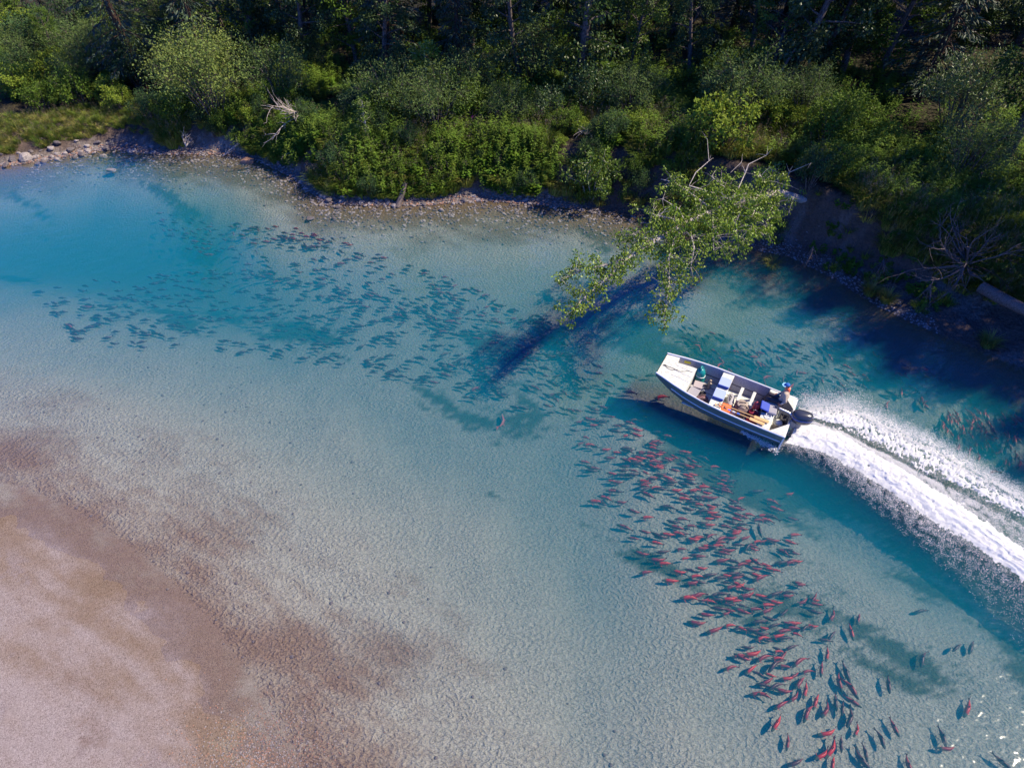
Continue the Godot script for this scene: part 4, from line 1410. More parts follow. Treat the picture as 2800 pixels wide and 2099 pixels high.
func build_dead_wood() -> void:
	bark_material("grey_wood", Color(0.3, 0.27, 0.26), Color(0.52, 0.47, 0.45), 2.5)
	rng.seed = 61
	var o: Node3D
	o = part("dead_branch", bare(2.6, 7, 0.05, 0.55, 7, Vector3(-0.6, -0.02, 0.5)), M.dead_wood, self)
	o.position = Vector3(-12.6, 2.6, -37.6)
	tag(o, "bleached bare branches fanning out beside the round alder bush", "branch")
	o = part("dead_branch", bare(1.5, 3, 0.035, 0.5, 4, Vector3(-0.8, 0.2, 0.3)), M.dead_wood, self)
	o.position = Vector3(4.6, 2.9, -34.4)
	tag(o, "small forked dead branch on the slope of the middle bank", "branch")
	o = part("dead_branch", bare(1.6, 2, 0.03, 0.3, 3, Vector3(0.7, 0.35, 0.1)), M.dead_wood, self)
	o.position = Vector3(-18.4, 0.0, -37.5)
	tag(o, "thin stick leaning out of the shallows below the alder bush", "branch")
	o = part("dead_branch", bare(1.1, 5, 0.03, 0.9, 3, Vector3(0, 0.6, 0.5)), M.dead_wood, self)
	o.position = Vector3(-20.8, 0.35, -38.1)
	tag(o, "grey root tangle at the waterline left of the stick", "branch")
	# root plate of a fallen tree on the mud of the right bank
	var root := thing("fallen_tree", "fallen tree with grey root tangle on the dark mud bank", "dead tree", Vector3(20.6, 1.75, -23.2))
	part("roots", bare(3.2, 9, 0.06, 0.75, 6, Vector3(-0.85, 0.05, 0.55)), M.grey_wood, root)
	part("branches", bare(2.6, 8, 0.05, 0.7, 6, Vector3(0.1, 0.9, -0.1)), M.grey_wood, root)
	part("twigs", bare(2.4, 7, 0.03, 0.7, 6, Vector3(0.9, 0.3, 0.3)), M.spruce_bark, root)
	var b := Bag.new()
	b.tube(points([[0.4, -0.5, 1.0], [0.8, -0.45, 1.9], [1.3, -0.35, 2.9], [2.2, -0.2, 4.2]]), [0.26, 0.25, 0.23, 0.2], 12)
	part("log", b.mesh(), M.grey_wood, root)
	# roots hanging out of the eroded bank
	for q in [[12.4, -27.9, "nearest the leaning cottonwood's foot"], [14.9, -26.0, "below the pale terrace bush"], [17.6, -24.4, "left of the fallen tree"], [19.0, -22.6, "in front of the fallen tree"]]:
		o = part("hanging_roots", bare(1.3, 6, 0.022, 0.6, 4, Vector3(-0.2, -0.7, 0.7)), M.grey_wood, self)
		o.position = Vector3(q[0], height(q[0], q[1]) + 0.75, q[1])
		tag(o, "thin dead roots hanging from the eroded bank " + q[2], "roots", "roots of the eroded bank")
	# dead wood leaning on the slanting trunks
	b = Bag.new()
	b.tube(points([[13.9, 3.2, -36.2], [15.0, 5.0, -36.6], [15.5, 6.6, -36.5]]), [0.1, 0.085, 0.06], 7)
	o = part("dead_branch", b.mesh(), M.grey_wood, self)
	tag(o, "grey pole leaning against the larger slanting trunk", "branch")
	b = Bag.new()
	b.tube(points([[-6.5, -0.1, -31.4], [-6.3, 0.3, -31.75], [-6.15, 0.62, -32.0], [-6.05, 0.9, -32.3]]), [0.2, 0.17, 0.16, 0.12], 7)
	o = part("tree_stump", b.mesh(), M.grey_wood, self)
	tag(o, "short grey stump leaning among the stones of the middle beach", "stump")


# ---------------------------------------------------------------- the tree that leans out over the river
func build_leaning_tree() -> void:
	rng.seed = 71
	var wood := Bag.new()
	var leaves := Bag.new()
	var spine := points([[15.9, 1.0, -29.9], [14.5, 2.3, -28.0], [12.68, 3.4, -26.69], [10.58, 3.9, -25.18], [8.67, 4.2, -23.67], [7.35, 4.2, -22.75], [5.9, 4.0, -21.69], [4.68, 3.7, -20.84], [3.61, 3.3, -19.83], [2.8, 3.0, -19.16], [2.22, 2.7, -18.41]])
	wood.tube(spine, [0.24, 0.19, 0.15, 0.14, 0.115, 0.095, 0.075, 0.055, 0.035, 0.022, 0.01], 9)
	for q in [[15.5, 2.2, -28.0], [14.2, 1.7, -28.9], [15.3, 2.0, -28.9]]:
		wood.tube([Vector3(14.2, 2.42, -27.75), Vector3(14.65, 2.3, -27.95), Vector3(q[0], q[1], q[2])], [0.17, 0.13, 0.05], 7)
	var arms := [
		[[7.35, 4.2, -22.75], [6.71, 3.9, -21.97], [6.4, 3.5, -21.13], [6.34, 3.0, -20.12], [6.13, 2.6, -19.25], [5.97, 2.2, -18.3]],
		[[4.68, 3.7, -20.84], [3.79, 3.6, -20.52], [2.95, 3.4, -20.58], [2.01, 3.1, -20.21]],
		[[5.9, 4.0, -21.69], [5.25, 4.2, -21.62], [4.72, 4.3, -21.83]],
		[[7.35, 4.2, -22.75], [6.31, 4.5, -22.64], [5.57, 4.6, -22.86]],
		[[8.67, 4.2, -23.67], [7.69, 4.6, -24.5], [7.1, 4.8, -24.99], [6.57, 4.8, -25.29]],
		[[10.58, 3.9, -25.18], [9.26, 4.6, -25.08], [8.76, 4.9, -25.4]],
		[[10.58, 3.9, -25.18], [9.77, 3.6, -23.74], [9.78, 3.0, -22.6]],
		[[12.68, 3.4, -26.69], [11.73, 3.2, -25.1], [11.29, 2.8, -23.95]],
		[[8.67, 4.2, -23.67], [8.46, 3.8, -22.62], [8.48, 3.3, -21.9]],
		[[12.68, 3.4, -26.69], [12.56, 3.9, -27.34], [12.19, 4.2, -27.73]],
		[[7.35, 4.2, -22.75], [7.51, 3.7, -21.66], [7.32, 3.2, -20.86]],
		[[12.0, 3.55, -26.2], [11.6, 4.2, -26.0], [11.2, 4.6, -26.1]],
		[[9.6, 4.05, -24.4], [9.4, 4.5, -24.0], [9.0, 4.8, -23.7]],
		[[11.4, 3.7, -25.8], [10.8, 3.6, -24.6], [10.5, 3.3, -23.6]]]
	for a in arms:
		var pts := points(a)
		wood.tube(pts, taper(pts.size(), 0.055, 0.012), 6)
	for a in [[[8.83, 4.5, -24.6], [7.63, 4.9, -24.52], [8.04, 5.1, -25.31], [8.72, 5.3, -25.98], [8.84, 5.7, -27.25]], [[10.06, 4.1, -24.9], [10.03, 4.5, -25.12], [10.45, 4.8, -25.9], [10.35, 5.0, -26.44], [9.71, 4.9, -25.7]], [[10.45, 4.8, -25.9], [10.64, 5.0, -26.28], [11.53, 5.2, -26.75]], [[7.2, 4.3, -22.6], [7.0, 4.6, -23.12], [6.35, 4.8, -23.58]], [[12.7, 3.5, -26.6], [12.9, 4.3, -26.9], [13.6, 4.9, -26.6]], [[12.6, 3.4, -26.6], [13.0, 3.6, -25.9], [12.7, 3.2, -25.2]]]:
		var pts := points(a)
		wood.tube(pts, taper(pts.size(), 0.035, 0.008), 5)
		for k in 5:
			var at: Vector3 = pts[rng.randi_range(1, pts.size() - 1)]
			wood.tube(limb(at, unit() + Vector3.UP * 0.4, rng.randf_range(0.2, 0.5), 3, 0.25, 0.0), taper(4, 0.012, 0.004), 3)
	# drooping sprays of leaves along every arm and the outer spine
	var runs := arms.duplicate()
	runs.append([[12.0, 3.6, -26.2], [10.58, 3.9, -25.18], [8.67, 4.2, -23.67], [7.35, 4.2, -22.75], [5.9, 4.0, -21.69]])
	runs.append([[5.9, 4.0, -21.69], [4.68, 3.7, -20.84], [3.61, 3.3, -19.83], [2.8, 3.0, -19.16], [2.22, 2.7, -18.41]])
	for ri in runs.size():
		var pts := points(runs[ri])
		var length := 0.0
		for k in pts.size() - 1:
			length += (pts[k + 1] - pts[k]).length()
		var wide := 0.66 if ri < 14 else (0.85 if ri == 14 else 0.45)
		for k in int(length * (17.0 if ri != 14 else 28.0)):
			var f := rng.randf_range(0.12, 1.0) * (pts.size() - 1)
			f = minf(f, pts.size() - 1.001)
			var at: Vector3 = pts[int(f)].lerp(pts[int(f) + 1], f - int(f))
			var tip := at + Vector3(rng.randfn(0, 1), rng.randfn(0.1, 0.6), rng.randfn(0, 1)) * wide * 0.55
			wood.tube([at, at.lerp(tip, 0.5) + Vector3.UP * 0.06, tip], [0.012, 0.008, 0.004], 3)
			var shade := tint(Color(0.17, 0.255, 0.03), 0.2)
			for m in rng.randi_range(18, 30):
				var o := ball(0.2)
				leaf_at(leaves, tip + o, o * 3.0, 0.115, 0.66, tint(shade, 0.18), 0.95)
	var t := thing("leaning_cottonwood", "sunlit cottonwood leaning far out over the blue water", "tree", Vector3.ZERO)
	part("trunk", wood.mesh(), M.pale_bark, t)
	part("crown", leaves.mesh(), M.gloss_leaf, t)


# ---------------------------------------------------------------- boat (x to the bow, y up, z to starboard, origin at the stern on the water)
var BOAT := Transform3D()
var STATIONS := [[0.0, 1.1, 0.7, 0.88, -0.06], [0.8, 1.11, 0.71, 0.9, -0.06], [1.6, 1.11, 0.73, 0.9, -0.06], [2.4, 1.09, 0.75, 0.88, -0.05], [3.1, 1.05, 0.79, 0.84, -0.02], [3.8, 0.96, 0.84, 0.76, 0.08], [4.4, 0.84, 0.89, 0.66, 0.25], [4.85, 0.72, 0.93, 0.58, 0.46], [5.15, 0.65, 0.95, 0.54, 0.64]]


func station(x: float) -> Array:
	for i in range(1, STATIONS.size()):
		if x <= STATIONS[i][0]:
			var t: float = (x - STATIONS[i - 1][0]) / (STATIONS[i][0] - STATIONS[i - 1][0])
			var out := []
			for k in 5:
				out.append(lerpf(STATIONS[i - 1][k], STATIONS[i][k], t))
			return out
	return STATIONS[-1]


func boat_part(called: String, b: Bag, m: Material, parent: Node) -> MeshInstance3D:
	return part(called, b.mesh(), m, parent)


func cargo(called: String, label: String, category: String, at: Vector3, turn := 0.0) -> Node3D:
	var o := thing(called, label, category)
	o.transform = BOAT * Transform3D(Basis(Vector3.UP, turn), at)
	return o


func rounded(at: Vector3, half: Vector3, power := 3.0, rings := 9, sides := 16, sag := 0.0) -> Bag:
	# a soft box, upright
	var b := Bag.new()
	var all := []
	for r in rings:
		var v := lerpf(-1.0, 1.0, float(r) / (rings - 1))
		var k := pow(maxf(0.0, 1.0 - pow(absf(v), power)), 1.0 / power)
		k = maxf(k, 0.04)
		var ring := []
		for s in sides:
			var a := -TAU * s / sides
			var c := cos(a)
			var d := sin(a)
			var q := pow(pow(absf(c), power) + pow(absf(d), power), -1.0 / power)
			var n := 1.0 + sag * noise_b.get_noise_3d(c * 3.0 + at.x * 9.0, v * 3.0, d * 3.0 + at.z * 9.0)
			ring.append(at + Vector3(c * q * half.x * k * n, v * half.y, d * q * half.z * k * n))
		all.append(ring)
	b.loft(all)
	return b


func build_boat() -> void:
	BOAT = Transform3D(Basis(Vector3.UP, deg_to_rad(150.0)) * Basis(Vector3.BACK, deg_to_rad(1.2)), Vector3(10.4, -0.03, -15.0))
	var alloy := plain("alloy", lin(0.36, 0.35, 0.4), 0.6, 0.1, 0.5)
	alloy.roughness_texture = noise_tex(FastNoiseLite.TYPE_SIMPLEX, 0.05, 256, 81, 3)
	alloy.uv1_triplanar = true
	var deck := plain("deck", Color.WHITE, 0.75)
	deck.albedo_texture = noise_tex(FastNoiseLite.TYPE_SIMPLEX, 0.012, 512, 82, 3, [PackedFloat32Array([0.1, 0.5, 0.9]), PackedColorArray([Color(0.7, 0.71, 0.68), Color(0.77, 0.78, 0.75), Color(0.82, 0.82, 0.8)])])
	deck.uv1_triplanar = true
	deck.uv1_scale = Vector3.ONE * 0.8
	var paint := plain("hull_paint", lin(0.12, 0.165, 0.15), 0.45, 0.1)
	var rail := plain("rail", lin(0.7, 0.71, 0.74), 0.4, 0.1)
	var seam := plain("seam", lin(0.05, 0.05, 0.07), 0.8)
	var yellow := plain("yellow", lin(0.75, 0.62, 0.03), 0.5)
	var boat := thing("river_boat", "flat bottomed aluminium river boat speeding across the school of salmon", "boat")
	boat.transform = BOAT
	var hull: Node3D
	var inner: Node3D
	# skin of the hull: outside painted, inside bare metal, with thickness
	for side in 2:
		var b := Bag.new()
		var inset := 0.0 if side == 0 else 0.025
		var rings := []
		for x in steps([[0.0, 5.15, 0.2]]):
			var s := station(x)
			var ring := [Vector3(x, s[2], -s[1] + inset), Vector3(x, lerpf(s[4], s[2], 0.5), -lerpf(s[3], s[1], 0.55) + inset), Vector3(x, s[4] + 0.05 + inset, -s[3] + inset), Vector3(x, s[4] + inset * 4.0, -s[3] + 0.1), Vector3(x, s[4] - 0.02 + inset * 5.0, 0.0)]
			for k in range(3, -1, -1):
				var p: Vector3 = ring[k]
				ring.append(Vector3(p.x, p.y, -p.z))
			rings.append(ring)
		for r in rings.size() - 1:
			for k in 8:
				var out := Vector3(0, (rings[r][k].y - 0.4), rings[r][k].z + rings[r][k + 1].z) * (1.0 if side == 0 else -1.0)
				b.quad4(rings[r][k], rings[r][k + 1], rings[r + 1][k + 1], rings[r + 1][k], (rings[r][k + 1] - rings[r][k]).cross(rings[r + 1][k] - rings[r][k]).normalized() * (1.0 if (rings[r][k + 1] - rings[r][k]).cross(rings[r + 1][k] - rings[r][k]).dot(out) > 0.0 else -1.0), Color.WHITE)
		# bow plate
		var e: Array = rings[-1]
		for k in 8:
			b.tri(e[4] + Vector3(-inset, 0, 0), e[k] + Vector3(-inset, 0, 0), e[k + 1] + Vector3(-inset, 0, 0), Vector3(1, 0, 0) * (1.0 if side == 0 else -1.0), Color.WHITE)
		b.tri(e[4] + Vector3(-inset, 0, 0), e[0] + Vector3(-inset, 0, 0), e[8] + Vector3(-inset, 0, 0), Vector3(1, 0, 0) * (1.0 if side == 0 else -1.0), Color.WHITE)
		var skin := boat_part("hull" if side == 0 else "inner_skin", b, paint if side == 0 else alloy, boat)
		if side == 0:
			hull = skin
		else:
			inner = skin
	for s: float in [-1.0, 1.0]:
		var b := Bag.new()
		var pts := []
		for x in steps([[0.0, 5.15, 0.2]]):
			pts.append(Vector3(x, station(x)[2], s * (station(x)[1] - 0.012)))
		b.tube(pts, taper(pts.size(), 0.032, 0.032), 8)
		boat_part("gunwale", b, rail, boat)
		var rib := Bag.new()
		pts = []
		for x in steps([[0.05, 4.4, 0.25]]):
			var st := station(x)
			pts.append(Vector3(x, lerpf(st[4], st[2], 0.5), s * (lerpf(st[3], st[1], 0.55) + 0.012)))
		rib.tube(pts, taper(pts.size(), 0.022, 0.022), 6)
		boat_part("rubbing_strake", rib, rail, hull)
		rib = Bag.new()
		pts = []
		for x in steps([[0.6, 3.8, 0.25]]):
			var st := station(x)
			pts.append(Vector3(x, lerpf(st[4], st[2], 0.48), s * (lerpf(st[3], st[1], 0.52) - 0.03)))
		rib.tube(pts, taper(pts.size(), 0.014, 0.014), 6)
		boat_part("side_stringer", rib, seam, inner)
	var t := Bag.new()
	t.slab(Vector3(0.0, 0.3, 0.68), Vector3(0.025, 0.39, 0.4), Basis.IDENTITY, 0.008)
	t.slab(Vector3(0.0, 0.3, -0.68), Vector3(0.025, 0.39, 0.4), Basis.IDENTITY, 0.008)
	t.slab(Vector3(0.0, 0.22, 0.0), Vector3(0.024, 0.3, 0.3), Basis.IDENTITY, 0.008)
	boat_part("transom", t, rail, boat)
	for s: float in [-1.0, 1.0]:
		var b := Bag.new()
		var y := 0.735
		b.tri(Vector3(0.02, y, s * 1.06), Vector3(0.02, y, s * 0.42), Vector3(0.55, y, s * 1.07), Vector3.UP, Color.WHITE)
		b.tri(Vector3(0.02, y - 0.03, s * 1.06), Vector3(0.02, y - 0.03, s * 0.42), Vector3(0.55, y - 0.03, s * 1.07), Vector3.DOWN, Color.WHITE)
		b.quad4(Vector3(0.02, y, s * 0.42), Vector3(0.55, y, s * 1.07), Vector3(0.55, y - 0.03, s * 1.07), Vector3(0.02, y - 0.03, s * 0.42), Vector3(0.77, 0, -s * 0.63), Color.WHITE)
		boat_part("corner_plate", b, deck, boat)
	# floor with its seams
	var fl := Bag.new()
	fl.slab(Vector3(1.95, 0.09, 0), Vector3(1.9, 0.02, 0.82), Basis.IDENTITY, 0.005)
	var floor_ := boat_part("floor", fl, deck, boat)
	for z: float in [-0.5, -0.16, 0.18, 0.52]:
		var b := Bag.new()
		b.slab(Vector3(2.1, 0.114, z), Vector3(1.7, 0.005, 0.012), Basis.IDENTITY, 0.002)
		boat_part("floor_seam", b, seam, floor_)
	# bow deck, stepped on the far side, with the slope in front
	var bd := Bag.new()
	var edge := [[3.84, -0.93, 0.55], [4.1, -0.88, 0.52], [4.4, -0.82, 0.46], [4.62, -0.76, 0.42], [4.625, -0.76, 0.755], [4.85, -0.7, 0.7], [5.13, -0.63, 0.63]]
	for k in edge.size() - 1:
		var a: Array = edge[k]
		var c: Array = edge[k + 1]
		var ya: float = station(a[0])[2] - 0.03
		var yc: float = station(c[0])[2] - 0.03
		bd.quad4(Vector3(a[0], ya, a[1]), Vector3(a[0], ya, a[2]), Vector3(c[0], yc, c[2]), Vector3(c[0], yc, c[1]), Vector3.UP, Color.WHITE)
		bd.quad4(Vector3(a[0], ya - 0.03, a[1]), Vector3(a[0], ya - 0.03, a[2]), Vector3(c[0], yc - 0.03, c[2]), Vector3(c[0], yc - 0.03, c[1]), Vector3.DOWN, Color.WHITE)
		if k < 3:
			bd.quad4(Vector3(a[0], ya, a[2]), Vector3(c[0], yc, c[2]), Vector3(c[0], 0.3, c[2]), Vector3(a[0], 0.3, a[2]), Vector3(0, 0, 1), Color.WHITE)
	bd.quad4(Vector3(3.84, 0.815, -0.93), Vector3(3.84, 0.815, 0.55), Vector3(3.84, 0.1, 0.55), Vector3(3.84, 0.1, -0.8), Vector3(-1, 0, 0), Color.WHITE)
	bd.quad4(Vector3(4.62, 0.87, 0.42), Vector3(4.62, 0.87, 0.755), Vector3(4.62, 0.4, 0.66), Vector3(4.62, 0.4, 0.42), Vector3(-1, 0, 0), Color.WHITE)
	var bow := boat_part("bow_deck", bd, deck, boat)
	for z: float in [-0.35, -0.05, 0.25]:
		var b := Bag.new()
		b.slab(Vector3(4.25, 0.86, z), Vector3(0.36, 0.004, 0.006), Basis(Vector3.BACK, 0.082), 0.002)
		boat_part("deck_bead", b, rail, bow)
	# benches
	for x in [[2.44, 2.88], [0.57, 1.03]]:
		var b := Bag.new()
		b.slab(Vector3((x[0] + x[1]) / 2.0, 0.70, 0), Vector3((x[1] - x[0]) / 2.0, 0.025, 1.05), Basis.IDENTITY, 0.012)
		b.slab(Vector3((x[0] + x[1]) / 2.0, 0.38, 0), Vector3((x[1] - x[0]) / 2.0 - 0.03, 0.29, 0.88), Basis.IDENTITY, 0.01)
		boat_part("bench", b, deck, boat)
	# two raised cross frames between the benches
	for x: float in [1.98, 1.51]:
		var b := Bag.new()
		b.slab(Vector3(x, 0.52, 0.37), Vector3(0.06, 0.03, 0.4), Basis.IDENTITY, 0.01)
		b.slab(Vector3(x, 0.3, 0.72), Vector3(0.05, 0.2, 0.04), Basis.IDENTITY, 0.008)
		b.slab(Vector3(x, 0.3, 0.02), Vector3(0.05, 0.2, 0.04), Basis.IDENTITY, 0.008)
		boat_part("seat_frame", b, deck, boat)
	# yellow decals: inside the far bow, outside the near bow
	for d in [[4.3, 1.0, -0.03], [4.05, -1.0, 0.03]]:
		var b := Bag.new()
		var st := station(d[0])
		var mid := Vector3(d[0], lerpf(st[4], st[2], 0.78), d[1] * (lerpf(st[3], st[1], 0.78)) + d[2])
		b.slab(mid, Vector3(0.13, 0.05, 0.004), Basis(Vector3.UP, 0.2 * d[1]) * Basis(Vector3.RIGHT, d[1] * 0.3), 0.003)
		boat_part("decal", b, yellow, boat)
	# painter lying on the bow deck with its cleat
	var rope := plain("rope", lin(0.07, 0.06, 0.06), 0.9)
	var cl := Bag.new()
	cl.slab(Vector3(5.0, 0.935, -0.05), Vector3(0.06, 0.02, 0.02), Basis(Vector3.UP, 0.3), 0.006)
	cl.slab(Vector3(5.0, 0.915, -0.05), Vector3(0.02, 0.02, 0.015), Basis.IDENTITY, 0.005)
	boat_part("cleat", cl, rope, bow)
	var painter := cargo("rope", "thin dark mooring rope lying loose on the bow deck", "rope", Vector3.ZERO)
	var pr := Bag.new()
	var line := []
	for k in 22:
		var s := k / 21.0
		line.append(Vector3(4.98 - s * 1.05, 0.929 - s * 0.1, -0.04 + 0.1 * sin(s * 9.0) * s + 0.25 * s * s))
	pr.tube(line, taper(22, 0.008, 0.008), 5)
	line = []
	for k in 16:
		var s := k / 15.0
		line.append(Vector3(4.98 - s * 0.5, 0.93 - s * 0.048, -0.05 - 0.09 * sin(s * 4.0)))
	pr.tube(line, taper(16, 0.008, 0.008), 5)
	boat_part("line", pr, rope, painter)
	build_motor()
	build_cargo()
	build_person()


func build_motor() -> void:
	var shell := plain("cowl", lin(0.035, 0.04, 0.06), 0.25, 0.0, 0.6)
	var band := plain("cowl_band", lin(0.05, 0.09, 0.3), 0.3)
	var grey := plain("motor_grey", lin(0.2, 0.21, 0.24), 0.5, 0.3)
	var chrome := plain("handle_metal", lin(0.75, 0.76, 0.8), 0.3, 0.6)
	var o := cargo("outboard_motor", "dark grey outboard motor clamped to the boat's stern", "motor", Vector3(-0.3, 0, 0.04), deg_to_rad(14.0))
	o.scale = Vector3(1.12, 1.06, 1.15)
	var b := Bag.new()
	var rings := []
	for r in [[0.60, 0.22, 0.16], [0.66, 0.31, 0.2], [0.8, 0.34, 0.215], [0.92, 0.33, 0.205], [1.0, 0.29, 0.17], [1.045, 0.2, 0.11], [1.055, 0.08, 0.04]]:
		var ring := []
		for k in 20:
			var a := -TAU * k / 20
			var q := pow(pow(absf(cos(a)), 2.6) + pow(absf(sin(a)), 2.6), -1.0 / 2.6)
			ring.append(Vector3(cos(a) * q * r[1] - 0.03, r[0], sin(a) * q * r[2] * (1.0 + 0.12 * cos(a))))
		rings.append(ring)
	b.loft(rings)
	var cowl := boat_part("cowl", b, shell, o)
	b = Bag.new()
	rings = []
	for r in [[0.815, 0.346, 0.221], [0.875, 0.344, 0.219]]:
		var ring := []
		for k in 20:
			var a := -TAU * k / 20
			var q := pow(pow(absf(cos(a)), 2.6) + pow(absf(sin(a)), 2.6), -1.0 / 2.6)
			ring.append(Vector3(cos(a) * q * r[1] - 0.03, r[0], sin(a) * q * r[2] * (1.0 + 0.12 * cos(a))))
		rings.append(ring)
	b.loft(rings, Color.WHITE, false)
	boat_part("stripe", b, band, cowl)
	b = Bag.new()
	b.tube([Vector3(-0.3, 0.98, 0.1), Vector3(-0.38, 1.03, 0.06), Vector3(-0.38, 1.03, -0.06), Vector3(-0.3, 0.98, -0.1)], [0.012, 0.012, 0.012, 0.012], 6)
	boat_part("carry_handle", b, chrome, cowl)
	b = Bag.new()
	b.slab(Vector3(0.0, 0.2, 0), Vector3(0.11, 0.42, 0.05), Basis.IDENTITY, 0.03)
	b.slab(Vector3(-0.05, -0.14, 0), Vector3(0.2, 0.012, 0.09), Basis.IDENTITY, 0.005)
	b.slab(Vector3(-0.02, -0.4, 0), Vector3(0.08, 0.2, 0.03), Basis.IDENTITY, 0.02)
	boat_part("leg", b, grey, o)
	b = Bag.new()
	b.slab(Vector3(0.19, 0.5, 0), Vector3(0.09, 0.2, 0.12), Basis.IDENTITY, 0.02)
	b.slab(Vector3(0.2, 0.62, 0.1), Vector3(0.12, 0.03, 0.03), Basis.IDENTITY, 0.01)
	b.slab(Vector3(0.2, 0.62, -0.1), Vector3(0.12, 0.03, 0.03), Basis.IDENTITY, 0.01)
	boat_part("clamp_bracket", b, grey, o)
	b = Bag.new()
	b.tube([Vector3(0.22, 0.74, 0.05), Vector3(0.42, 0.82, 0.1), Vector3(0.72, 0.86, 0.16)], [0.045, 0.035, 0.03], 8)
	var arm := boat_part("tiller_arm", b, chrome, o)
	b = Bag.new()
	b.tube([Vector3(0.7, 0.86, 0.155), Vector3(0.86, 0.875, 0.19)], [0.028, 0.026], 8)
	boat_part("grip", b, shell, arm)


func build_cargo() -> void:
	var teal := plain("teal_bag", lin(0.01, 0.22, 0.22), 0.35)
	var strap := plain("strap", lin(0.65, 0.68, 0.7), 0.6)
	var tan_ := plain("tan_cloth", lin(0.36, 0.29, 0.24), 0.9)
	var brown := plain("brown_cloth", lin(0.14, 0.1, 0.095), 0.9)
	var plum := plain("plum_cloth", lin(0.2, 0.1, 0.11), 0.9)
	var grey := plain("grey_bin", lin(0.3, 0.29, 0.32), 0.6)
	var lid := plain("bin_lid", lin(0.38, 0.33, 0.33), 0.6)
	var dark := plain("dark_plastic", lin(0.03, 0.03, 0.035), 0.6)
	var white := plain("white_plastic", lin(0.78, 0.78, 0.76), 0.5)
	var pale_blue := plain("pale_blue_vinyl", lin(0.34, 0.42, 0.68), 0.55)
	var navy := plain("navy_vinyl", lin(0.02, 0.07, 0.33), 0.55)
	var royal := plain("royal_blue", lin(0.004, 0.04, 0.36), 0.6)
	var orange := plain("orange_plastic", lin(0.85, 0.16, 0.04), 0.45)
	var red := plain("red_plastic", lin(0.55, 0.015, 0.04), 0.4)
	var pink := plain("coral_cloth", lin(0.72, 0.13, 0.14), 0.8)
	var maroon := plain("maroon_plastic", lin(0.24, 0.012, 0.04), 0.5)
	var wood := plain("varnished_wood", lin(0.6, 0.38, 0.16), 0.45)
	var blue := plain("blue_tape", lin(0.1, 0.24, 0.75), 0.5)
	var o: Node3D
	var b: Bag
	# teal dry bag
	o = cargo("dry_bag", "teal waterproof bag standing behind the bow deck", "bag", Vector3(3.62, 0.11, 0.6), 0.2)
	b = Bag.new()
	var rings := []
	for r in [[0.0, 0.14], [0.05, 0.19], [0.25, 0.2], [0.42, 0.185], [0.58, 0.195], [0.68, 0.16], [0.76, 0.09]]:
		var ring := []
		for k in 16:
			var a := -TAU * k / 16
			var n := 1.0 + 0.1 * noise_b.get_noise_3d(cos(a) * 4.0, r[0] * 8.0, sin(a) * 4.0)
			ring.append(Vector3(cos(a) * r[1] * n + r[0] * 0.1, r[0], sin(a) * r[1] * n))
		rings.append(ring)
	b.loft(rings)
	boat_part("sack", b, teal, o)
	b = Bag.new()
	b.tube([Vector3(0.0, 0.75, 0.09), Vector3(0.08, 0.83, 0.05), Vector3(0.1, 0.84, -0.05), Vector3(0.06, 0.76, -0.09)], [0.03, 0.04, 0.04, 0.03], 8)
	boat_part("rolled_neck", b, teal, o)
	b = Bag.new()
	var hoop := []
	for k in 17:
		var a := TAU * k / 16
		hoop.append(Vector3(cos(a) * 0.2 + 0.045, 0.44 + 0.03 * cos(a), sin(a) * 0.2))
	b.tube(hoop, taper(17, 0.014, 0.014), 6)
	boat_part("strap", b, strap, o)
	# bins
	o = cargo("storage_bin", "small taupe storage bin next to the teal bag", "bin", Vector3(3.56, 0.114, 0.06), 0.1)
	b = Bag.new()
	b.slab(Vector3(0, 0.18, 0), Vector3(0.15, 0.18, 0.17), Basis.IDENTITY, 0.03)
	boat_part("body", b, grey, o)
	b = Bag.new()
	b.slab(Vector3(0, 0.38, 0), Vector3(0.17, 0.022, 0.19), Basis.IDENTITY, 0.015)
	boat_part("lid", b, lid, o)
	o = cargo("storage_bin", "larger grey storage bin against the near side behind the bow deck", "bin", Vector3(3.6, 0.114, -0.42), -0.12)
	b = Bag.new()
	b.slab(Vector3(0, 0.17, 0), Vector3(0.18, 0.17, 0.24), Basis.IDENTITY, 0.03)
	boat_part("body", b, grey, o)
	b = Bag.new()
	b.slab(Vector3(0, 0.365, 0), Vector3(0.2, 0.024, 0.26), Basis.IDENTITY, 0.015)
	boat_part("lid", b, grey, o)
	# backpack
	o = cargo("backpack", "brown and plum backpack slumped against the near gunwale", "backpack", Vector3(3.18, 0.114, -0.52), 0.5)
	boat_part("body", rounded(Vector3(0, 0.21, 0), Vector3(0.24, 0.21, 0.19), 2.6, 9, 16, 0.3), plum, o)
	boat_part("front_pocket", rounded(Vector3(-0.17, 0.17, 0.0), Vector3(0.1, 0.13, 0.15), 2.6, 7, 14, 0.3), tan_, o)
	for s: float in [-1.0, 1.0]:
		b = Bag.new()
		b.tube([Vector3(0.17, 0.34, s * 0.08), Vector3(0.05, 0.46, s * 0.1), Vector3(-0.1, 0.42, s * 0.1), Vector3(-0.2, 0.28, s * 0.09)], [0.02, 0.022, 0.022, 0.02], 6)
		boat_part("strap", b, brown, o)
	# shoe pile beside the dry bag
	o = cargo("camera_case", "small black case with pale straps beside the small bin", "case", Vector3(3.28, 0.114, 0.02), 0.4)
	boat_part("body", rounded(Vector3(0, 0.09, 0), Vector3(0.12, 0.09, 0.08), 3.0), dark, o)
	b = Bag.new()
	b.tube([Vector3(-0.1, 0.14, 0), Vector3(0, 0.24, 0.03), Vector3(0.1, 0.14, 0)], [0.012, 0.012, 0.012], 5)
	boat_part("strap", b, strap, o)
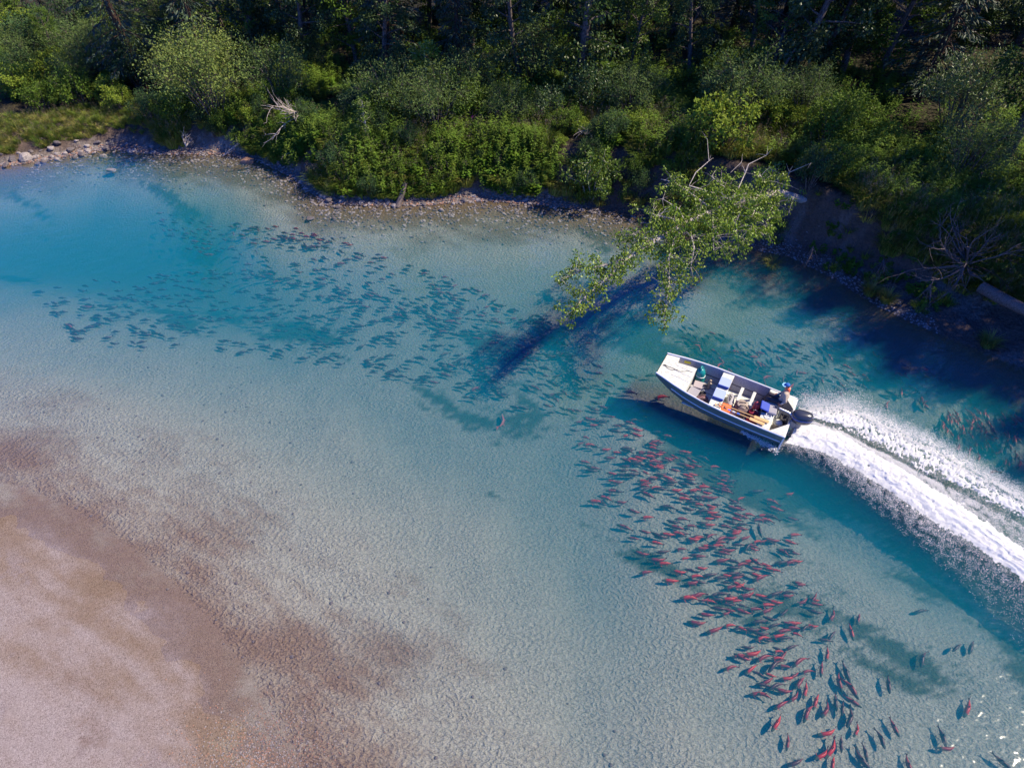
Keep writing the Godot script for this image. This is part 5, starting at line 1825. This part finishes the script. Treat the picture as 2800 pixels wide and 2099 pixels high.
	o = cargo("rubber_boots", "pair of pale rubber boots on the floor behind the teal bag", "boots", Vector3(3.2, 0.114, 0.5), 0.3)
	for s: float in [-1.0, 1.0]:
		b = Bag.new()
		b.tube([Vector3(0, 0.02, s * 0.08), Vector3(0.0, 0.2, s * 0.08), Vector3(-0.02, 0.34, s * 0.09)], [0.055, 0.05, 0.06], 9)
		b.tube([Vector3(-0.02, 0.045, s * 0.08), Vector3(0.1, 0.045, s * 0.09), Vector3(0.18, 0.03, s * 0.095)], [0.05, 0.045, 0.03], 9)
		boat_part("boot", b, tan_, o)
	# seat cushions on the forward bench
	for c in [[2.66, 0.36, "pale blue seat cushion on the far half of the forward bench"], [2.66, -0.36, "pale blue seat cushion on the near half of the forward bench"]]:
		o = cargo("seat_cushion", c[2], "cushion", Vector3(c[0], 0.728, c[1]), 0.03)
		b = Bag.new()
		b.slab(Vector3(0, 0.055, 0), Vector3(0.21, 0.055, 0.25), Basis.IDENTITY, 0.03)
		boat_part("base", b, navy, o)
		b = Bag.new()
		b.slab(Vector3(0.005, 0.12, 0.01), Vector3(0.205, 0.016, 0.24), Basis.IDENTITY, 0.012)
		boat_part("top_pad", b, pale_blue, o)
	# orange box
	o = cargo("orange_box", "bright orange dry box with black handle behind the forward bench", "box", Vector3(2.25, 0.114, -0.62), 0.08)
	b = Bag.new()
	b.slab(Vector3(0, 0.2, 0), Vector3(0.15, 0.2, 0.2), Basis.IDENTITY, 0.025)
	boat_part("body", b, orange, o)
	b = Bag.new()
	b.slab(Vector3(0, 0.42, 0), Vector3(0.165, 0.03, 0.215), Basis.IDENTITY, 0.02)
	boat_part("lid", b, orange, o)
	b = Bag.new()
	b.tube([Vector3(0.05, 0.45, -0.05), Vector3(0.07, 0.47, 0.0), Vector3(0.05, 0.45, 0.06), Vector3(-0.03, 0.45, 0.06)], [0.013, 0.013, 0.013, 0.013], 6)
	boat_part("handle", b, dark, o)
	# grey bag and small cooler pots
	o = cargo("gear_bag", "grey gear bag lying between bench and cross frame", "bag", Vector3(2.22, 0.114, 0.1), 0.2)
	boat_part("body", rounded(Vector3(0, 0.16, 0), Vector3(0.14, 0.16, 0.36), 2.6, 9, 16, 0.3), grey, o)
	b = Bag.new()
	b.tube([Vector3(0.05, 0.3, -0.15), Vector3(0.0, 0.38, 0.0), Vector3(0.05, 0.3, 0.16)], [0.014, 0.014, 0.014], 6)
	boat_part("handle", b, dark, o)
	o = cargo("life_vest", "lilac grey life vest crumpled behind the orange box", "life vest", Vector3(1.97, 0.114, -0.32), 0.3)
	boat_part("body", rounded(Vector3(0, 0.11, 0), Vector3(0.2, 0.11, 0.22), 2.4, 7, 14, 0.5), lid, o)
	b = Bag.new()
	b.tube([Vector3(-0.15, 0.19, -0.1), Vector3(0, 0.235, -0.08), Vector3(0.15, 0.19, -0.1)], [0.02, 0.02, 0.02], 6)
	boat_part("belt", b, dark, o)
	# brown duffel
	o = cargo("duffel_bag", "brown camouflage duffel bag between the cross frames", "bag", Vector3(1.72, 0.114, -0.2), 0.35)
	boat_part("body", rounded(Vector3(0, 0.24, 0), Vector3(0.25, 0.24, 0.3), 2.8, 11, 20, 0.25), brown, o)
	boat_part("top_flap", rounded(Vector3(0.02, 0.46, 0.05), Vector3(0.19, 0.06, 0.2), 2.4, 7, 14, 0.5), tan_, o)
	for s: float in [-1.0, 1.0]:
		b = Bag.new()
		b.tube([Vector3(-0.18, 0.42, s * 0.12), Vector3(-0.05, 0.56, s * 0.08), Vector3(0.12, 0.54, s * 0.08), Vector3(0.22, 0.4, s * 0.1)], [0.016, 0.016, 0.016, 0.016], 6)
		boat_part("handle", b, dark, o)
	# red goods
	o = cargo("bedroll", "coral red bedroll upright before the aft bench", "roll", Vector3(1.27, 0.114, 0.2), 0.0)
	b = Bag.new()
	b.tube([Vector3(0, 0, 0), Vector3(0, 0.02, 0), Vector3(0, 0.44, 0), Vector3(0, 0.46, 0)], [0.1, 0.12, 0.12, 0.1], 14)
	boat_part("roll", b, pink, o)
	b = Bag.new()
	b.tube([Vector3(0, 0.15, 0), Vector3(0, 0.18, 0)], [0.124, 0.124], 14)
	boat_part("strap", b, maroon, o)
	o = cargo("fuel_tank", "flat maroon fuel tank below the bedroll", "fuel tank", Vector3(1.27, 0.114, -0.08), 0.1)
	boat_part("body", rounded(Vector3(0, 0.14, 0), Vector3(0.19, 0.14, 0.15), 3.5), maroon, o)
	b = Bag.new()
	b.tube([Vector3(0.05, 0.27, 0), Vector3(0.05, 0.32, 0)], [0.04, 0.04], 12)
	boat_part("cap", b, dark, o)
	b = Bag.new()
	b.tube([Vector3(-0.12, 0.27, 0.02), Vector3(-0.08, 0.33, 0.02), Vector3(0.0, 0.33, 0.02), Vector3(0.02, 0.27, 0.02)], [0.012, 0.012, 0.012, 0.012], 6)
	boat_part("handle", b, white, o)
	o = cargo("fuel_can", "bright red fuel can beside the paddles", "fuel can", Vector3(1.24, 0.114, -0.44), 0.25)
	boat_part("body", rounded(Vector3(0, 0.17, 0), Vector3(0.2, 0.17, 0.14), 3.2), red, o)
	b = Bag.new()
	b.tube([Vector3(-0.13, 0.31, 0.0), Vector3(-0.08, 0.38, 0.0), Vector3(0.06, 0.38, 0.0), Vector3(0.1, 0.31, 0.0)], [0.015, 0.015, 0.015, 0.015], 6)
	boat_part("handle", b, maroon, o)
	b = Bag.new()
	b.tube([Vector3(0.14, 0.3, 0.02), Vector3(0.16, 0.36, 0.02)], [0.035, 0.03], 10)
	boat_part("cap", b, dark, o)
	# folding seat on the aft bench
	o = cargo("folding_seat", "royal blue and grey folding seat on the aft bench", "seat", Vector3(0.88, 0.728, -0.16), 0.12)
	b = Bag.new()
	b.slab(Vector3(0.12, 0.2, 0), Vector3(0.17, 0.03, 0.22), Basis(Vector3.BACK, 0.25), 0.02)
	boat_part("backrest", b, royal, o)
	b = Bag.new()
	b.slab(Vector3(-0.16, 0.1, 0.02), Vector3(0.17, 0.05, 0.22), Basis.IDENTITY, 0.03)
	boat_part("seat_pad", b, grey, o)
	b = Bag.new()
	b.slab(Vector3(0.02, 0.02, 0), Vector3(0.16, 0.02, 0.14), Basis.IDENTITY, 0.008)
	boat_part("base", b, dark, o)
	o = cargo("white_hose", "white hose curled on the aft bench beside the folding seat", "hose", Vector3(0.72, 0.728, -0.42), 0.0)
	b = Bag.new()
	line_loop(b, 0.0, 0.02)
	boat_part("hose", b, white, o)
	# paddles along the near side
	for p in [[2.62, -0.9, -0.02, "wooden paddle with blue and orange taped shaft along the near gunwale", 0.0], [2.5, -0.78, 0.02, "plain wooden paddle lying inside the taped one", 0.0]]:
		o = cargo("paddle", p[3], "paddle", Vector3(p[0], 0.755 + p[4], p[1]), p[2])
		b = Bag.new()
		b.tube([Vector3(0, 0.03, 0), Vector3(-0.5, 0.03, 0.0), Vector3(-1.3, 0.03, 0.0)], [0.018, 0.02, 0.02], 8)
		boat_part("shaft", b, wood, o)
		b = Bag.new()
		b.slab(Vector3(-1.55, 0.03, 0.0), Vector3(0.27, 0.012, 0.075), Basis.IDENTITY, 0.01)
		boat_part("blade", b, wood, o)
		if p[2] < 0.0:
			for k in 5:
				b = Bag.new()
				var x := -0.12 - 0.17 * k
				b.tube([Vector3(x, 0.03, 0), Vector3(x - 0.11, 0.03, 0)], [0.028, 0.028], 8)
				boat_part("tape_band", b, [orange, dark, blue, white, blue][k], o)
		b = Bag.new()
		b.tube([Vector3(0.02, 0.03, -0.06), Vector3(0.02, 0.03, 0.06)], [0.018, 0.018], 8)
		boat_part("grip", b, wood, o)
	# stern clutter
	o = cargo("bucket", "pale grey bucket in the stern behind the aft bench", "bucket", Vector3(0.36, 0.114, -0.2), 0.0)
	b = Bag.new()
	b.tube([Vector3(0, 0, 0), Vector3(0, 0.3, 0)], [0.13, 0.16], 18)
	boat_part("tub", b, lid, o)
	b = Bag.new()
	b.tube([Vector3(0, 0.29, 0), Vector3(0, 0.315, 0)], [0.172, 0.172], 18)
	boat_part("rim", b, white, o)
	b = Bag.new()
	hoop = []
	for k in 11:
		var a := PI * k / 10
		hoop.append(Vector3(0.12 * sin(a), 0.3 + 0.1 * sin(a), cos(a) * 0.165))
	b.tube(hoop, taper(11, 0.007, 0.007), 5)
	boat_part("bail", b, dark, o)
	o = cargo("fishing_net", "folded net with bright yellow handle in the near stern corner", "net", Vector3(0.34, 0.114, -0.66), 0.0)
	b = Bag.new()
	b.tube([Vector3(0.2, 0.14, 0.08), Vector3(-0.26, 0.14, -0.02)], [0.018, 0.018], 8)
	boat_part("handle", b, yellow_of(), o)
	boat_part("mesh_bundle", rounded(Vector3(0.02, 0.06, 0), Vector3(0.22, 0.06, 0.17), 2.2, 7, 14, 0.6), dark, o)
	o = cargo("battery_box", "black battery box with wires beneath the motor bracket", "battery", Vector3(0.22, 0.114, 0.22), 0.1)
	b = Bag.new()
	b.slab(Vector3(0, 0.13, 0), Vector3(0.12, 0.13, 0.17), Basis.IDENTITY, 0.02)
	boat_part("case", b, dark, o)
	b = Bag.new()
	b.tube([Vector3(0.0, 0.25, 0.05), Vector3(-0.05, 0.36, 0.0), Vector3(-0.18, 0.42, -0.08)], [0.012, 0.012, 0.012], 6)
	boat_part("cable", b, dark, o)


func yellow_of() -> Material:
	return M.yellow


func line_loop(b: Bag, y: float, r: float) -> void:
	var pts := []
	for k in 20:
		var a := k * 0.45
		pts.append(Vector3(cos(a) * (0.05 + k * 0.005) + 0.02, y + r + 0.004 * k, sin(a) * (0.06 + k * 0.006)))
	b.tube(pts, taper(20, r * 0.7, r * 0.7), 6)


# ---------------------------------------------------------------- a body from tapered bones, meshed as surface nets
func flesh(b: Bag, bones: Array, cell: float, blend: float) -> void:
	var lo := Vector3(1e9, 1e9, 1e9)
	var hi := -lo
	for n in bones:
		var r := maxf(n[1], n[3]) + blend * 2.0
		lo = lo.min(n[0] - Vector3.ONE * r).min(n[2] - Vector3.ONE * r)
		hi = hi.max(n[0] + Vector3.ONE * r).max(n[2] + Vector3.ONE * r)
	var sx := int((hi.x - lo.x) / cell) + 2
	var sy := int((hi.y - lo.y) / cell) + 2
	var sz := int((hi.z - lo.z) / cell) + 2
	var sum := PackedFloat32Array()
	var nearest := PackedFloat32Array()
	var owner_ := PackedByteArray()
	sum.resize(sx * sy * sz)
	nearest.resize(sum.size())
	nearest.fill(1e9)
	owner_.resize(sum.size())
	var k := 1.0 / blend
	for q in bones.size():
		var a: Vector3 = bones[q][0]
		var ra: float = bones[q][1]
		var d: Vector3 = bones[q][2] - a
		var rb: float = bones[q][3]
		var dd := maxf(d.length_squared(), 1e-9)
		var reach := maxf(ra, rb) + blend * 4.0
		var f0 := ((a.min(a + d) - Vector3.ONE * reach - lo) / cell).floor().max(Vector3.ZERO)
		var f1 := ((a.max(a + d) + Vector3.ONE * reach - lo) / cell).ceil().min(Vector3(sx - 1, sy - 1, sz - 1))
		for x in range(int(f0.x), int(f1.x) + 1):
			for y in range(int(f0.y), int(f1.y) + 1):
				for z in range(int(f0.z), int(f1.z) + 1):
					var p := lo + Vector3(x, y, z) * cell - a
					var t := clampf(p.dot(d) / dd, 0.0, 1.0)
					var e := (p - d * t).length() - lerpf(ra, rb, t)
					var at := (x * sy + y) * sz + z
					sum[at] += exp(-minf(e * k, 40.0))
					if e < nearest[at]:
						nearest[at] = e
						owner_[at] = q
	# inside where the summed field passes one
	var spot := {}
	var step := [sy * sz, sz, 1]
	for x in sx - 1:
		for y in sy - 1:
			for z in sz - 1:
				var at := (x * sy + y) * sz + z
				var count := 0
				var c := Vector3.ZERO
				var n := 0
				var v0 := sum[at] - 1.0
				for e in 8:
					if sum[at + (e & 1) * step[0] + ((e >> 1) & 1) * step[1] + ((e >> 2) & 1) * step[2]] > 1.0:
						count += 1
				if count == 0 or count == 8:
					continue
				for e in 8:
					for axis in 3:
						var bit: int = [1, 2, 4][axis]
						if e & bit:
							continue
						var o1: int = at + (e & 1) * step[0] + ((e >> 1) & 1) * step[1] + ((e >> 2) & 1) * step[2]
						var va := log(maxf(sum[o1], 1e-12))
						var vb := log(maxf(sum[o1 + step[axis]], 1e-12))
						if (va > 0.0) != (vb > 0.0):
							var w := Vector3(e & 1, (e >> 1) & 1, (e >> 2) & 1)
							w[axis] += va / (va - vb)
							c += w
							n += 1
				spot[at] = b.v.size()
				b.v.append(lo + (Vector3(x, y, z) + c / n) * cell)
				b.n.append(Vector3.ZERO)
				b.c.append(bones[owner_[at]][4])
	var first := b.i.size()
	for at: int in spot:
		for axis in 3:
			var u: int = step[(axis + 1) % 3]
			var w: int = step[(axis + 2) % 3]
			var inside_a := sum[at] > 1.0
			if inside_a == (sum[at + step[axis]] > 1.0):
				continue
			if spot.has(at - u) and spot.has(at - w) and spot.has(at - u - w):
				var q0: int = spot[at]
				var q1: int = spot[at - u]
				var q2: int = spot[at - u - w]
				var q3: int = spot[at - w]
				if inside_a:
					b.i.append_array(PackedInt32Array([q0, q2, q1, q0, q3, q2]))
				else:
					b.i.append_array(PackedInt32Array([q0, q1, q2, q0, q2, q3]))
	for t in range(first, b.i.size(), 3):
		var f := (b.v[b.i[t + 2]] - b.v[b.i[t]]).cross(b.v[b.i[t + 1]] - b.v[b.i[t]])
		for q in 3:
			b.n[b.i[t + q]] += f
	for at: int in spot:
		b.n[spot[at]] = b.n[spot[at]].normalized()


func hand(b: Bag, wrist: Vector3, fwd: Vector3, palm: Vector3, curl: float, skin: Color, mirror: float) -> void:
	var side := fwd.cross(palm).normalized() * mirror
	var bones := [[wrist, 0.026, wrist + fwd * 0.045, 0.03, skin], [wrist + fwd * 0.03 + side * 0.02, 0.02, wrist + fwd * 0.085 + side * 0.028, 0.016, skin], [wrist + fwd * 0.03 - side * 0.02, 0.02, wrist + fwd * 0.085 - side * 0.026, 0.015, skin], [wrist + fwd * 0.04, 0.022, wrist + fwd * 0.09, 0.016, skin]]
	for k in 4:
		var p := wrist + fwd * (0.09 - 0.004 * absf(k - 1.3)) + side * (0.03 - 0.02 * k)
		var length: float = [0.042, 0.047, 0.044, 0.034][k]
		var dir := fwd
		for j in 3:
			dir = (dir + palm * curl).normalized()
			var q: Vector3 = p + dir * length * [1.0, 0.68, 0.55][j]
			bones.append([p, 0.0095 - 0.0007 * j, q, 0.0088 - 0.0007 * j, skin])
			p = q
	var th := wrist + fwd * 0.03 + side * 0.03
	var th2 := th + (fwd * 0.5 + side * 0.8 + palm * 0.25).normalized() * 0.045
	bones.append([th, 0.016, th2, 0.012, skin])
	bones.append([th2, 0.012, th2 + (fwd * 0.8 + palm * 0.6 * curl * 2.0).normalized() * 0.04, 0.009, skin])
	flesh(b, bones, 0.0045, 0.004)


func build_person() -> void:
	var skin := Color(0.42, 0.21, 0.14)
	var coat := Color(0.40, 0.33, 0.27)
	var dark := Color(0.06, 0.05, 0.055)
	var boots := Color(0.04, 0.035, 0.03)
	var hood := Color(0.75, 0.13, 0.06)
	var cloth := plain("clothes", Color.WHITE, 0.85)
	cloth.vertex_color_use_as_albedo = true
	var hip := Vector3(0.5, 0.86, 0.5)
	var chest := Vector3(0.5, 1.2, 0.56)
	var neck := Vector3(0.54, 1.4, 0.6)
	var head := Vector3(0.59, 1.54, 0.62)
	var sr := Vector3(0.47, 1.31, 0.78)
	var sl := Vector3(0.53, 1.31, 0.40)
	var b := Bag.new()
	flesh(b, [
		[hip + Vector3(0, 0, -0.08), 0.13, hip + Vector3(0, 0, 0.08), 0.13, dark],
		[hip + Vector3(0, 0.08, 0), 0.145, chest + Vector3(0, -0.1, 0), 0.15, coat],
		[chest + Vector3(0, -0.05, -0.07), 0.13, chest + Vector3(0, -0.05, 0.07), 0.13, coat],
		[chest + Vector3(0, 0.08, -0.1), 0.09, chest + Vector3(0, 0.08, 0.12), 0.09, coat],
		[neck + Vector3(-0.05, -0.06, 0), 0.085, neck + Vector3(-0.06, 0.0, 0.0), 0.075, hood],
		[neck, 0.055, neck + Vector3(0.03, 0.08, 0.01), 0.055, skin],
		[sr, 0.075, Vector3(0.54, 1.05, 0.83), 0.058, coat],
		[Vector3(0.54, 1.05, 0.83), 0.056, Vector3(0.72, 0.955, 0.68), 0.042, coat],
		[sl, 0.075, Vector3(0.42, 1.06, 0.32), 0.058, coat],
		[Vector3(0.42, 1.06, 0.32), 0.056, Vector3(0.5, 0.95, 0.22), 0.04, coat],
		[hip + Vector3(0.02, -0.03, -0.1), 0.105, Vector3(1.0, 0.83, 0.38), 0.075, dark],
		[hip + Vector3(0.02, -0.03, 0.1), 0.105, Vector3(1.0, 0.83, 0.66), 0.075, dark],
		[Vector3(1.0, 0.83, 0.38), 0.072, Vector3(1.13, 0.42, 0.36), 0.06, dark],
		[Vector3(1.0, 0.83, 0.66), 0.072, Vector3(1.13, 0.42, 0.68), 0.06, dark],
		[Vector3(1.13, 0.42, 0.36), 0.066, Vector3(1.13, 0.2, 0.36), 0.062, boots],
		[Vector3(1.13, 0.42, 0.68), 0.066, Vector3(1.13, 0.2, 0.68), 0.062, boots],
		[Vector3(1.11, 0.165, 0.36), 0.05, Vector3(1.3, 0.158, 0.36), 0.044, boots],
		[Vector3(1.11, 0.165, 0.68), 0.05, Vector3(1.3, 0.158, 0.68), 0.044, boots]], 0.014, 0.018)
	# head, looking over the bow
	var f := Vector3(0.94, -0.1, -0.2).normalized()
	var r := f.cross(Vector3.UP).normalized()
	var u := r.cross(f)
	var hair := Color(0.06, 0.045, 0.035)
	flesh(b, [
		[head - f * 0.025 + u * 0.03, 0.085, head + f * 0.015 + u * 0.03, 0.08, skin],
		[head - f * 0.04 + u * 0.01, 0.084, head - f * 0.05 + u * 0.0, 0.078, hair],
		[head + f * 0.02 - u * 0.04, 0.062, head + f * 0.05 - u * 0.075, 0.04, skin],
		[head + f * 0.088 + u * 0.018, 0.012, head + f * 0.11 - u * 0.018, 0.016, skin],
		[head + f * 0.083 + u * 0.035 - r * 0.035, 0.014, head + f * 0.083 + u * 0.035 + r * 0.035, 0.014, skin],
		[head + f * 0.086 - u * 0.048 - r * 0.02, 0.009, head + f * 0.086 - u * 0.048 + r * 0.02, 0.009, Color(0.4, 0.14, 0.11)],
		[head + f * 0.08 + u * 0.012 - r * 0.032, 0.011, head + f * 0.081 + u * 0.012 - r * 0.03, 0.011, Color(0.05, 0.04, 0.04)],
		[head + f * 0.08 + u * 0.012 + r * 0.032, 0.011, head + f * 0.081 + u * 0.012 + r * 0.03, 0.011, Color(0.05, 0.04, 0.04)],
		[head - f * 0.01 + u * 0.015 - r * 0.085, 0.016, head - f * 0.015 - u * 0.02 - r * 0.082, 0.012, skin],
		[head - f * 0.01 + u * 0.015 + r * 0.085, 0.016, head - f * 0.015 - u * 0.02 + r * 0.082, 0.012, skin]], 0.0055, 0.006)
	# the port hand closes on the tiller grip, the other lies on the thigh
	hand(b, Vector3(0.51, 0.945, 0.215), Vector3(0.55, -0.75, 0.1).normalized(), Vector3(0.2, -0.3, 0.9).normalized(), 0.75, skin, -1.0)
	hand(b, Vector3(0.73, 0.95, 0.67), Vector3(0.9, -0.28, -0.2).normalized(), Vector3(-0.28, -0.95, 0.0).normalized(), 0.28, skin, -1.0)
	var p := cargo("person", "person in tan coat and blue cap steering from the stern", "person", Vector3.ZERO)
	boat_part("body", b, cloth, p)
	# cap with its brim
	var blue := plain("cap_blue", lin(0.02, 0.12, 0.42), 0.8)
	var pale := plain("cap_brim", lin(0.22, 0.5, 0.72), 0.8)
	var cap := Bag.new()
	var rings := []
	for k in 7:
		var a := k / 6.0 * PI * 0.5
		var ring := []
		for q in 18:
			var w := -TAU * q / 18
			ring.append(head - f * 0.012 + u * (0.045 + 0.085 * sin(a)) + (f * cos(w) * 0.104 + r * sin(w) * 0.094) * maxf(cos(a), 0.03))
		rings.append(ring)
	cap.loft(rings)
	var cap_part := boat_part("cap", cap, blue, p)
	cap = Bag.new()
	for side: float in [0.0, 0.008]:
		for k in 8:
			var a0 := lerpf(-1.1, 1.1, k / 8.0)
			var a1 := lerpf(-1.1, 1.1, (k + 1) / 8.0)
			var pts := []
			for a: float in [a0, a1]:
				for e: float in [0.095, 0.095 + 0.085 * cos(a * 0.9)]:
					pts.append(head - f * 0.012 + u * (0.058 - 0.25 * (e - 0.095) - side) + f * cos(a) * e + r * sin(a) * e)
			cap.quad4(pts[0], pts[1], pts[3], pts[2], u * (1.0 if side == 0.0 else -1.0), Color.WHITE)
	boat_part("brim", cap, pale, cap_part)
